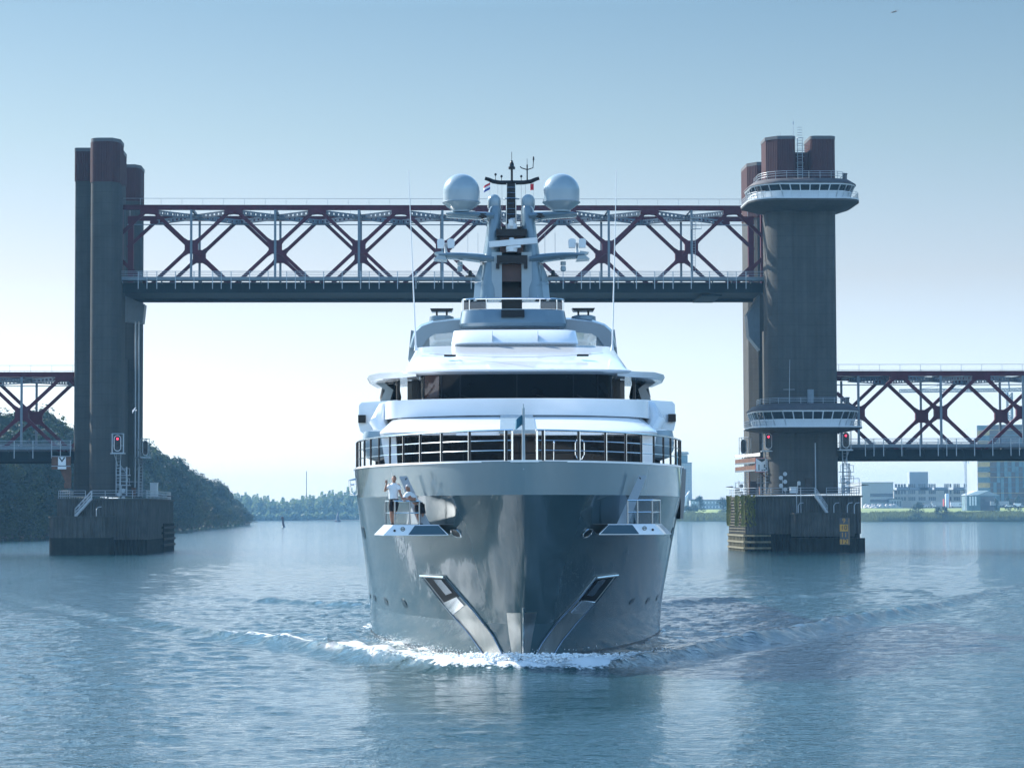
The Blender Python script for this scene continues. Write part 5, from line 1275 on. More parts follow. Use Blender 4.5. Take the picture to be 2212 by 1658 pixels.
for sd in (-1,1):
    xa, xb = ww+.10, ww+1.02; y = 18.5
    mb = MB(); mb.path([(sd*xa,y,zw0-.2),(sd*xa,y,zw1-.22),(sd*(xa+.14),y,zw1-.08),(sd*(xb-.14),y,zw1-.08),(sd*xb,y,zw1-.22),(sd*xb,y,zw0-.2)],.09,6)
    mb.box(min(sd*xa,sd*(xa+.30)),max(sd*xa,sd*(xa+.30)),y-.05,y+.05,zw0-.2,zw1-.15); part('side_door', mb, mt['mast'], yt)
    part('door_glass', MB().box(min(sd*(xa+.3),sd*(xb-.42)),max(sd*(xa+.3),sd*(xb-.42)),y,y+.03,zw0-.2,zw1-.2), mt['glassb'], yt)
    mb = MB(); mb.extr([(sd*(xb+.55),y+1,zw0-.3),(sd*(xb+1.05),y+1,zw0-.3),(sd*(xb+.62),y+1,zw0+.70),(sd*(xb+1.2),y+1,zw1-.15),(sd*(xb+.75),y+1,zw1-.15),(sd*(xb+.25),y+1,zw0+.70)],(0,1,0)); part('wing_pillar', mb, mt['grey'], yt)
    mb = MB(); mb.lathe((sd*(xb+.45),y+3,zw0+.45),[(.02,-.7),(.4,-.5),(.5,0),(.4,.5),(.02,.7)],14); part('search_light', mb, mt['glassb'], yt)
# roof brow and side wings of the roof
zb0, zb1 = yz(806,14.2), yz(795.5,14.2)
tier('roof_brow', [ring(4.7,14.7,2.0,34,zb0+.03,3.2), ring(5.0,14.15,2.1,34,zb0+.10,3.2), ring(5.06,14.1,2.1,34,zb1-.04,3.2), ring(4.98,14.2,2.1,34,zb1,3.2)], 'white', 40)
for sd in (-1,1):
    mb = MB(); zq = yz(808,17)
    top = [(4.4,15.3,zb1-.02),(5.2,15.9,zb1-.05),(6.1,16.6,zq+.05),(6.55,17.3,zq-.02),(6.70,18.6,zq-.08),(6.6,24,zq),(4.4,24,zb1)]
    bot = [(x-(.12 if x>5 else 0),y+.15,z-.24) for x,y,z in top]
    mb.loft([[(sd*x,y,z) for x,y,z in bot],[(sd*x,y,z) for x,y,z in top]]); part('roof_wing', mb, mt['white'], yt, 25)
r0 = [ring(4.95,14.4,2.2,34,zb1-.01,3.0), ring(4.9,15.3,2.2,34,yz(789,15.3),3.0), ring(4.62,21.5,2.2,34,yz(746,21.5),3.0)]
tier('wheelhouse_roof', r0, 'white', 45)
part('roof_line', MB().path([(x,17.7+.022*x*x,yz(771,17.7)-.0+.012*x*x+.004) for x in np.linspace(-3.9,3.9,15)], .006, 4), mt['dark'], yt)
for sd in (-1,1): part('deck_light', MB().box(sd*2.95-.26,sd*2.95+.26,17.1,17.35,yz(770.5,17.4),yz(768,17.4)+.04), mt['mast'], yt)
# raised deck box, hardtop and mast base
tier('helm_console', [ring(2.75,21.6,1.0,30,yz(746,21.5)-.05,4), ring(2.95,21.2,1.0,30,yz(740,21.3),4), ring(2.86,21.9,1.0,30,yz(713,22),4), ring(2.7,22.1,1.0,30,yz(711.5,22),4)], 'white', 40)
for k in (-1,1): part('hatch_line', MB().box(k*1.05-.008,k*1.05+.008,21.2,21.62,yz(738,21.4),yz(716,21.8)), mt['grey'], yt)
sec = []
xs_ = [0,1.5,3.0,4.0,4.55,4.9,5.12]; zt3 = [yz(686,30),yz(686.5,30),yz(688,30),yz(693,30),yz(701,30),yz(714,30),yz(748,30)]
zs3 = [yz(714,30),yz(714,30),yz(715,30),yz(718,30),yz(727,30),yz(748,30)]; xi_ = [0,1.5,3.0,3.9,4.25,4.60]
outer = [(x,z) for x,z in zip(xs_,zt3)]; inner = [(x,z) for x,z in zip(xi_,zs3)]
half = outer+inner[::-1]
for sd in (-1,1):
    mb = MB(); mb.loft([[(sd*x*f,y,z-dz) for x,z in half] for y,f,dz in ((29.2,.985,.12),(29.6,1,0),(38,1.0,-.05),(44,1,0))]); part('hardtop', mb, mt['grey'], yt, 40)
    part('hardtop_pillar', MB().extr([(sd*4.62,30,yz(750,30)-.6),(sd*5.2,30,yz(750,30)-.6),(sd*5.05,30,yz(712,30)),(sd*4.3,30,yz(722,30))],(0,3,0)), mt['grey'], yt)
    part('wind_screen', MB().extr([(sd*4.1,29.8,yz(746,29)-.2),(sd*4.6,29.8,yz(746,29)-.2),(sd*4.5,29.8,yz(722,29)),(sd*4.15,29.8,yz(716,29))],(0,.05,0)), mt['dome'], yt)
    x = yx(953,31)*(-1)*0+3.55; z = yz(689,31)
    mb = MB(); mb.lathe((sd*x,31,z),[(.62,-.1),(.60,.12),(.45,.17)],18); part('vent_base', mb, mt['grey'], yt)
    mb = MB(); mb.extr([(sd*x-.50,31,z+.40),(sd*x+.50,31,z+.40),(sd*x+.58,31,z+.55),(sd*x-.58,31,z+.55)],(0,.9,0)); mb.tube((sd*x-.25,31.4,z+.1),(sd*x-.25,31.4,z+.45),.05,6); mb.tube((sd*x+.25,31.4,z+.1),(sd*x+.25,31.4,z+.45),.05,6); part('mushroom_vent', mb, mt['mast'], yt)
zA, zB, zC = yz(712,28.5), yz(697,28), yz(668,28.5)
mbs = tier('mast_base', [ring(2.45,28.6,1.3,40,zA,3.0), ring(2.62,27.9,1.3,40,zB-.15,3.0), ring(2.66,27.8,1.3,40,zB,3.0), ring(2.55,28.1,1.3,40,zC-.05,3.0), ring(2.45,28.2,1.3,40,zC,3.0)], 'grey', 40)
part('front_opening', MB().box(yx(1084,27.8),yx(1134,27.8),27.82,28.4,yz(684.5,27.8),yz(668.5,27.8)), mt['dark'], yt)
yr = 28.4; rg = ring(2.5,yr,1.2,33,zC,3.0,25); zR = yz(644.5,yr)
mb = MB(); mb.path([(x,y,zR) for x,y,z in rg],.045,8)
for i in (1,3,6,10,16,20,23,25): x,y,_ = rg[i]; mb.tube((x,y,zC),(x,y,zR),.03,6)
part('crow_rail', mb, mt['steel'], yt)
gl_ = ring(2.47,yr+.03,1.2,33,zC+.03,3.0,25); mt['strut'] = M('matt_grey_strut', (.30,.34,.37), .6, var=.05); mt['screen'] = M('smoked_screen', (.03,.05,.07), .05, var=.05, alpha=.72)
part('smoked_screen', MB().loft([[(x,y,zC+.03) for x,y,z in gl_[0:11]]+[(x*.995,y+.02,zC+.03) for x,y,z in gl_[0:11]][::-1],[(x,y,zR-.12) for x,y,z in gl_[0:11]]+[(x*.995,y+.02,zR-.12) for x,y,z in gl_[0:11]][::-1]]), mt['screen'], yt)
part('smoked_screen', MB().loft([[(x,y,zC+.03) for x,y,z in gl_[16:]]+[(x*.995,y+.02,zC+.03) for x,y,z in gl_[16:]][::-1],[(x,y,zR-.12) for x,y,z in gl_[16:]]+[(x*.995,y+.02,zR-.12) for x,y,z in gl_[16:]][::-1]]), mt['screen'], yt)
# ---- mast
YM = 34.0
mast = part('mast', MB().box(yx(1085,YM+1.5),yx(1129,YM+1.5),YM+1.3,YM+2.6,zC-.3,yz(483,YM)), mt['mast'], yt)
XC = yx(1106.5,YM); X = lambda u, y=YM: yx(u,y,500)-XC; Zm = lambda v, y=YM: yz(v,y,1106)
for sd in (-1,1):
    # tapered elliptical leg
    rings = []
    for v,xo,xi,dp in ((646,1.80,.52,1.5),(600,1.66,.53,1.4),(560,1.50,.53,1.3),(500,1.30,.53,1.15),(452,1.17,.50,1.0),(446,1.10,.54,.9)):
        cx_ = (xo+xi)/2; hw = (xo-xi)/2; z = Zm(v); rings.append([(XC+sd*(cx_+hw*math.copysign(abs(math.cos(a))**.75,math.cos(a))), YM+.6+dp*math.copysign(abs(math.sin(a))**.75,math.sin(a)), z) for a in [2*math.pi*k/20 for k in range(20)]])
    part('mast_leg', MB().loft(rings), mt['grey'], mast, 50)
    part('inner_fin', MB().box(min(XC+sd*.50,XC+sd*1.02),max(XC+sd*.50,XC+sd*1.02),YM-.8,YM-.2,Zm(645),Zm(548)), mt['dome'], mast)
    mb = MB(); mb.loft([[(XC+sd*x,y,z) for x,y,z in ((1.30,YM-.9,Zm(646)),(1.95,YM-.3,Zm(646)),(1.95,YM+1.2,Zm(646)),(1.2,YM+1.4,Zm(646)))],[(XC+sd*x,y,z) for x,y,z in ((1.25,YM-.6,Zm(600)),(1.86,YM-.2,Zm(600)),(1.86,YM+1.2,Zm(600)),(1.2,YM+1.2,Zm(600)))],[(XC+sd*x,y,z) for x,y,z in ((1.2,YM-.4,Zm(578)),(1.60,YM-.1,Zm(572)),(1.6,YM+1.2,Zm(572)),(1.2,YM+1.2,Zm(578)))]]); part('leg_fairing', mb, mt['dome'], mast, 50)
    # small dome on the leg
    cx_ = XC+sd*.88; zd = Zm(449); part('small_radome', MB().lathe((cx_,YM+.5,zd),[(.30,0),(.33,.06),(.345,.10),(.345,.42)]+[(.345*math.cos(R(a)),.42+.345*math.sin(R(a))) for a in (15,30,45,60,75,88)],24), mt['dome'], mast)
    part('dome_collar', MB().lathe((cx_,YM+.5,zd-.10),[(.27,0),(.27,.12)],20), mt['mast'], mast)
    # crosstrees
    def wing(z_in, z_out, z_tip, x1, th, y0, y1, nm='crosstree'):
        mb = MB(); rs_ = []
        for k in range(13):
            f = k/12; x = .9+(x1-.9)*f; zz_ = z_in+(z_out-z_in)*(1-(1-f)**2.2)*1.0; w = (1-f*.12); t = th*(1-f*.55)+.10
            if f > .93: t *= .75
            n = 12; cy = (y0+y1)/2; hy = (y1-y0)/2*w
            rs_.append([(XC+sd*x, cy+hy*math.cos(2*math.pi*q/n), zz_+t/2*math.copysign(abs(math.sin(2*math.pi*q/n))**.8,math.sin(2*math.pi*q/n))) for q in range(n)])
        mb.loft(rs_); return part(nm, mb, mt['grey'], mast, 60)
    wing(Zm(563), Zm(553), 0, 3.72, .42, YM-.9, YM+.7)
    wing(Zm(468), Zm(464), 0, 3.35, .34, YM-.6, YM+.8)
    part('crosstree_tip', MB().extr([(XC+sd*3.5,YM-.75,Zm(545)),(XC+sd*3.95,YM-.75,Zm(548)),(XC+sd*3.72,YM-.75,Zm(553)),(XC+sd*3.98,YM-.75,Zm(562)),(XC+sd*3.3,YM-.75,Zm(564))],(0,1.3,0)), mt['dome'], mast)
    # large radome
    dx = XC+sd*((X(1214)-X(998))/2); zd = Zm(458); rr_ = (X(1038)-X(958))/2
    lz = [(rr_*.50,0),(rr_*.52,.10),(rr_*.80,.30),(rr_*1.015,.47),(rr_*1.02,.53),(rr_*.985,.55),(rr_*.99,.70),(rr_,1.05)]+[(rr_*math.cos(R(a)),1.05+rr_*.98*math.sin(R(a))) for a in range(8,90,9)]
    part('radome', MB().lathe((dx,YM+.1,zd),lz,48), mt['dome'], mast, 40)
    part('dome_seam', MB().lathe((dx,YM+.1,zd+.48),[(rr_*1.035,0),(rr_*1.035,.035)],48), mt['grey'], mast, 40)
    # cameras and floodlights under and on the crosstrees
    xx = XC+sd*(X(1216)); mb = MB(); mb.tube((xx,YM-.2,Zm(566)),(xx,YM-.2,Zm(574)),.14,10); mb.lathe((xx,YM-.2,Zm(584)),[(.02,-.10),(.13,-.05),(.15,.05),(.12,.2)],12); part('camera_pod', mb, mt['dome'], mast)
    xx = XC+sd*X(1246)
    for d_ in (-.26,.26): part('twin_floodlight', MB().extr([(xx+d_-.17,YM-.5,Zm(537)),(xx+d_+.17,YM-.5,Zm(537)),(xx+d_+.19,YM-.5,Zm(521)),(xx+d_+.08,YM-.5,Zm(517.5)),(xx+d_-.08,YM-.5,Zm(517.5)),(xx+d_-.19,YM-.5,Zm(521))],(0,.3,0)), mt['panel'], mast)
    part('floodlight_bracket', MB().path([(xx-.25,YM-.2,Zm(528)),(xx,YM-.2,Zm(527)),(xx,YM-.2,Zm(547))],.09,6), mt['panel'], mast)
    xx = XC+sd*X(1166); part('horn_lamp', MB().lathe((xx,YM-.3,Zm(476)),[(.08,-.02),(.10,.3),(.30,.30),(.30,.10),(.08,.08)][::-1],12), mt['mast'], mast)
    xx = XC+sd*2.12; part('nav_light', MB().lathe((xx,YM-.3,Zm(600)),[(.26,0),(.26,.08),(.1,.1),(.1,.28),(.06,.36)],12), mt['mast'], mast)
    for u in (1163,1185): part('whip_aerial', MB().tube((XC+sd*(X(u+14)),YM,Zm(548)),(XC+sd*(X(u+14)),YM,Zm(503)),.012,5), mt['galv'], mast)
    mb = MB(); 
    for v in (478,570,613): mb.path([(XC+sd*(1.25+ (.3 if v>600 else 0)+.35*math.cos(R(a))),YM-.3+.9*math.sin(R(a)),Zm(v)) for a in range(-90,91,20)],.02,5)
    part('hoop_rail', mb, mt['steel'], mast)
# scanner, centre boxes
part('radar_platform', MB().box(XC-.78,XC+.78,YM-1.0,YM+.6,Zm(514),Zm(499)), mt['mast'], mast)
part('radar_platform', MB().box(XC-.76,XC+.80,YM-1.1,YM+.6,Zm(573),Zm(556)).box(XC-.80,XC-.62,YM-1.1,YM+.6,Zm(584),Zm(573)).box(XC+.62,XC+.80,YM-1.1,YM+.6,Zm(584),Zm(573)), mt['mast'], mast)
part('mirror_plate', MB().box(XC-.60,XC+.60,YM-.5,YM-.4,Zm(610),Zm(573)), mt['amber'], mast)
part('mirror_plate', MB().box(XC-.60,XC+.60,YM-.5,YM-.4,Zm(548),Zm(514)), mt['amber'], mast)
rd = part('radar_pedestal', MB().lathe((XC,YM-.9,Zm(548)),[(.28,0),(.30,.18),(.22,.42),(.15,.5),(.12,.72)],16), mt['panel'], mast)
a_, b_ = Vector((X(1057)+XC,YM-.9,Zm(532))), Vector((X(1159)+XC,YM-1.3,Zm(525.5)))
part('scanner_bar', MB().beam(a_,b_,.22,.30), mt['panel'], rd)
part('scanner_bar', MB().beam(a_.lerp(b_,.36)-Vector((0,0,.26)),a_.lerp(b_,.66)-Vector((0,0,.22)),.2,.12), mt['panel'], rd)
rd2 = part('radar_pedestal', MB().lathe((XC+.02,YM-.6,Zm(499)),[(.25,0),(.26,.18),(.2,.32),(.06,.36)],14), mt['panel'], mast)
part('scanner_bar', MB().beam((XC-.04,YM-1.2,Zm(487)),(XC+.09,YM-.1,Zm(478)),.22,.32), mt['panel'], rd2)
# pole mast with ladder and yard
part('pole_mast', MB().loft([[(XC+sx*w,YM+1+sy*.2,z) for sx,sy in ((-1,-1),(1,-1),(1,1),(-1,1))] for w,z in ((.29,Zm(500)),(.27,Zm(440)),(.235,Zm(392)))]), mt['mast'], mast)
mb = MB()
for q in range(9): z = Zm(500)+(Zm(395)-Zm(500))*(q+.5)/9; mb.tube((XC-.2,YM+.7,z),(XC+.2,YM+.7,z),.016,5)
for sx in (-.26,.26): mb.tube((XC+sx,YM+.76,Zm(500)),(XC+sx*.85,YM+.76,Zm(392)),.022,6)
mb.path([(XC+.42*math.cos(R(a)),YM+.9+.3*math.sin(R(a)),Zm(425)) for a in range(0,360,20)],.02,5,closed=True)
part('mast_ladder', mb, mt['steel'], mast)
yard = part('yard', MB().path([(X(u)+XC,YM+1,Zm(v)) for u,v in ((1048,379.5),(1056,382),(1066,386.5),(1080,388.8),(1106,389),(1132,388.8),(1148,386.5),(1158,382),(1166,379.5))], .1, 10, [.09,.10,.11,.11,.12,.11,.11,.10,.09]), mt['mast'], mast)
def onyard(u, v0, v1, prof_=None, r=.03):
    x = XC+X(u); m = MB().tube((x,YM+1,Zm(v0)),(x,YM+1,Zm(v1)),r,6)
    return m, x
m_,x_ = onyard(1106.5,388,341,r=.06); m_.lathe((x_,YM+1,Zm(360)),[(.17,0),(.18,.12),(.12,.16),(.11,.3),(.05,.42)],12); m_.tube((x_,YM+1,Zm(342)),(x_,YM+1,Zm(322)),.015,5); part('masthead_light', m_, mt['mast'], yard)
m_,x_ = onyard(1140,386,350,r=.035); m_.path([(x_-.36,YM+1,Zm(354)),(x_-.30,YM+1,Zm(357)),(x_,YM+1,Zm(361)),(x_+.30,YM+1,Zm(357)),(x_+.33,YM+1,Zm(340))],.03,6); m_.tube((x_,YM+1,Zm(350)),(x_,YM+1,Zm(337)),.012,5); m_.lathe((x_+.33,YM+1,Zm(340)),[(.02,0),(.07,.04),(.03,.09),(.05,.13),(.01,.2)],8); part('wind_sensor', m_, mt['mast'], yard)
for u,v in ((1071,372),(1084,376),(1127,376)): m_,x_ = onyard(u,386,v+2,r=.015); m_.lathe((x_,YM+1,Zm(v+2)),[(.02,0),(.07,.04),(.05,.12),(.01,.14)],8); part('small_aerial', m_, mt['mast'], yard)
mb = MB()
for u in (1058.5,1076,1085,1127,1136,1153): mb.tube((XC+X(u),YM+1,Zm(386)),(XC+X(1082 if u<1106 else 1130)*.0+X(u),YM+1,Zm(452)),.008,4)
part('signal_halyard', mb, mt['galv'], yard)
# whip antennas at the roof edge
for (u0,v0,u1,v1,yy) in ((898.5,757,882.5,368,19.5),(1322.5,757,1331.5,367,19.5)):
    a = YF.px(u0,v0,yy); b = YF.px(u1,v1,yy); part('whip_antenna', MB().path([a,a.lerp(b,.03),a.lerp(b,.031),a.lerp(b,.45),b],.03,6,[.09,.05,.038,.026,.012]), mt['panel'], yt)
# ---- hull fittings
anchors = (([(911.2,1241.6),(967.4,1313.3),(1012.3,1363.8),(1048,1413)],[(961.7,1244.4),(995.5,1283.8),(1023.5,1316),(1065.7,1369.5),(1089.6,1416)]),
           ([(1331.8,1240.2),(1290.2,1293.6),(1248,1338.5),(1211.5,1383.5),(1191.9,1416)],[(1286,1245.8),(1248,1293.6),(1200.3,1344),(1168,1389),(1154,1418)]))
for eL,eR in anchors:
    pl_ = part('anchor_chute', hull_patch(eL,eR,22,4,.03,.05), mt['steel2'], yt, 40)
    def cut(e, f0, f1, n=6): return [poly_at(e, f0+(f1-f0)*i/n) for i in range(n+1)]
    A_, B_ = cut(eL,.02,.30), cut(eR,.02,.26)
    ins = lambda E,F,k: [(e[0]+(f[0]-e[0])*k, e[1]+(f[1]-e[1])*k) for e,f in zip(E,F)]
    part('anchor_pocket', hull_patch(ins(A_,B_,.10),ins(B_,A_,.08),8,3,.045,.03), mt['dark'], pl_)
    part('anchor_blade', hull_patch(ins(cut(eL,.03,.22),cut(eR,.03,.19),.45),ins(cut(eL,.03,.22),cut(eR,.03,.19),.80),5,2,.075,.03), mt['steeld'], pl_)
    for i in range(11):
        f = .27+i*.013; a = poly_at(eL,f*1.04); b = poly_at(eR,f*.94); part('roller_rib', MB().tube(hullpt(a[0]+(b[0]-a[0])*.12,a[1]+(b[1]-a[1])*.12,.07), hullpt(a[0]+(b[0]-a[0])*.88,a[1]+(b[1]-a[1])*.88,.07), .045, 6), mt['steel'], pl_)
    part('pocket_lip', MB().tube(hullpt(*eL[0],.06), hullpt(*eR[0],.06), .055, 8), mt['steel'], pl_)
    for e in (eL,eR): part('chute_edge', MB().path([hullpt(*poly_at(e,f),.05) for f in np.linspace(0,1,20)], .03, 6), mt['steeld'], pl_)
part('stem_plate', hull_patch([(1095,1322.5),(1100,1370),(1108,1420)],[(1124.5,1322.5),(1125.5,1370),(1126.5,1420)],10,3,.02,.04), mt['steel2'], yt)
part('stem_plate', hull_patch([(1159,1322.5),(1150,1370),(1142,1420)],[(1130.5,1322.5),(1129.5,1370),(1128.5,1420)],10,3,.02,.04), mt['steel2'], yt)
mb = MB(); mb.path([(0,hull_stem(z)-.015,z) for z in np.linspace(-.5,2.0,14)],.05,8); part('stem_bar', mb, mt['steel'], yt)
def eye(u, v, a, b, ang, rim=True, nm='porthole'):
    P_ = []
    for k in range(20):
        t = 2*math.pi*k/20; x = a*math.copysign(abs(math.cos(t))**1.0,math.cos(t)); y = b*math.sin(t)*abs(math.sin(t))**.35; c,s = math.cos(R(ang)),math.sin(R(ang)); P_.append((u+x*c-y*s, v+x*s+y*c))
    Q = [hullpt(x,y,.02) for x,y in P_]; I = [hullpt(x,y,-.03) for x,y in P_]
    p_ = part(nm, MB().loft([I,Q]), mt['glassb' if not rim else 'mast'], yt)
    if rim: part('porthole_rim', MB().path([hullpt(x,y,.03) for x,y in P_],.032,6,closed=True), mt['steel'], p_)
eye(986,1150,13,7,35); eye(1268.5,1150,13,6.5,-42)
for u,v,a,b,g_ in ((833.9,1297.8,10.5,2.7,66),(873.5,1302,12,3.6,60),(809.5,1290.5,8.5,1.8,72),(799,1285,7,1.4,76),(1364.7,1298,10,2.4,-50),(1399.8,1295.5,9.5,2.2,-58),(1420.5,1289,9,1.6,-66),(785.5,1149,15,2.6,78),(1452,1152,14,2.4,-80)): eye(u,v,a,b,g_,False)
# folding boarding ledges on both bows
for sd in (-1,1):
    F0 = -2.25
    bot = [(-2.75,F0),(-5.12,F0),(-5.55,F0+2.1),(-5.2,F0+4.2),(-2.75,F0+4.2)]
    top = [(-3.10,F0+.14),(-4.80,F0+.14),(-5.22,F0+2.1),(-5.0,F0+4.2),(-3.10,F0+4.2)]
    zb_, zt_ = yz(1157.5,F0), yz(1132,F0)
    fl = lambda pl,z,g=1: [(-sd*x*g, y, z) for x,y in pl]
    mb = MB(); mb.loft([fl(bot,zb_+.04),fl(bot,zb_+.07),fl(top,zt_-.03),fl([(x*.995,y+.03) for x,y in top],zt_)])
    led = part('boarding_ledge', mb, mt['white'], yt, 25)
    part('ledge_grey_insert', MB().prism([(-sd*x*.97,y+.12) for x,y in top[:3]]+[(-sd*4.85,F0+4),(-sd*3.15,F0+4)], zt_+.001, zt_+.012), mt['grey'], led)  # grey insert added to weaken the white ledge's reflection in the hull
    def onfront(x, f, off=.012): # point on the sloped front face
        return Vector((-sd*x, F0+.14*f-off, zb_+.07+(zt_-.03-zb_-.07)*f))
    q = [onfront(-2.80,0),onfront(-4.22,0),onfront(-3.98,1),onfront(-3.12,1)]
    part('grey_ledge_panel', MB().extr(q,(0,.008,0)), mt['hull'], led)
    part('mooring_eye', MB().lathe(tuple(onfront(-4.72,.45,.03)),[(.01,0),(.045,.0),(.045,.03)],14,'y'), mt['mast'], led)
    c_ = onfront(-4.42,.62,.03); part('round_emblem', MB().path([(c_.x+.07*math.cos(a),c_.y,c_.z+.07*math.sin(a)) for a in [2*math.pi*k/16 for k in range(16)]],.012,5,closed=True).box(c_.x-.035,c_.x-.015,c_.y-.01,c_.y+.01,c_.z-.03,c_.z+.03).box(c_.x+.015,c_.x+.035,c_.y-.01,c_.y+.01,c_.z-.03,c_.z+.03), mt['timber'], led)
    zR_ = yz(1081,F0+.2)
    pts = [(-sd*-5.12,F0+2.0),(-sd*-4.72,F0+.28),(-sd*-3.82,F0+.28)]
    mb = MB(); mb.path([(x,y,zR_) for x,y in pts],.036,8); lr = part('ledge_railing', mb, mt['steel'], led)
    part('ledge_railing', MB().path([(x,y,zt_+(zR_-zt_)*.5) for x,y in pts],.024,8), mt['steel'], led)
    for x,y in pts+[(-sd*-4.18,F0+.28)]: part('railing_post', MB().tube((x,y,zt_),(x,y,zR_),.032,8), mt['steeld'], led)
    A = [(-4.60,-.95,yz(1027,-1)),(-4.30,-1.05,yz(1027,-1)),(-3.42,-1.95,zt_+.0),(-3.85,-1.75,zt_+.0)]
    part('folding_strut', MB().extr([(-sd*x,y,z) for x,y,z in A],(0,.07,0)), mt['strut'], yt)
    part('strut_bolt', MB().lathe((-sd*-4.32,-1.08,yz(1034,-1)),[(.02,0),(.05,0),(.05,.04)],10,'y'), mt['mast'], yt)
mb = MB(); x = -7.02; y = 12
mb.path([(x+.15,y,yz(1033,y)),(x-.12,y,yz(1036,y)),(x-.05,y,yz(1064,y)),(x+.15,y,yz(1066,y))],.05,6); mb.path([(x+.1,y,yz(1045,y)),(x-.08,y,yz(1046,y))],.04,6); mb.box(x-.1,x+.2,y,y+1.2,yz(1068,y),yz(1065,y)); part('folded_gangway', mb, mt['steel'], yt)
mb = MB(); mb.extr([(6.85,11.5,yz(1013,11)),(7.06,11.5,yz(1013,11)),(7.0,11.5,yz(1080,11)),(6.92,11.5,yz(1122,11)),(6.8,11.5,yz(1122,11))],(0,2.5,0)); part('open_side_hatch', mb, mt['grey'], yt)
# ------------------------------------------------------------------ flags
def flag(label, u0, v0, u1, v1, y, cols, drop, cat='flag', seed=1):
    p = YF.px(u0,v0,y); q = YF.px(u1,v1,y); r = thing('flag', label, cat, YF, tuple(p))
    n = 8; H = p.z-q.z; Wd = q.x-p.x; k = len(cols)
    for c,(nm,m) in enumerate(cols):
        rg = []
        for i in range(n+1):
            f = i/n; x = p.x+Wd*f; yy = y+.10*math.sin(f*5+seed); dz = drop*f*H
            z1 = p.z-H*c/k*.62-dz; z0 = p.z-H*(c+1)/k*.62-dz; rg.append([(x,yy,z0),(x,yy,z1),(x,yy+.012,z1),(x,yy+.012,z0)])
        part(nm, MB().loft(rg), mt[m], r, 60)
    return r
mt['flagred'] = M('flag_red', (.50,.03,.05), .8, var=.08); mt['flagblue'] = M('flag_blue', (.03,.07,.28), .8, var=.08); mt['flagteal'] = M('flag_teal', (.02,.13,.20), .8, var=.15)
yard_y = YM+.85
flag('red white and blue striped flag flying left of the pole mast', 1058.8, 393.5, 1045, 417, yard_y, (('red_stripe','flagred'),('white_stripe','signwhite'),('blue_stripe','flagblue')), .38)
flag('plain dark red flag hanging right of the pole mast', 1153, 396, 1145.5, 418, yard_y, (('cloth','flagred'),), .1)
flag('dark teal pennant hanging from the jack staff at the bow', 1130, 893, 1113, 928, -5.05, (('cloth','flagteal'),), .42)
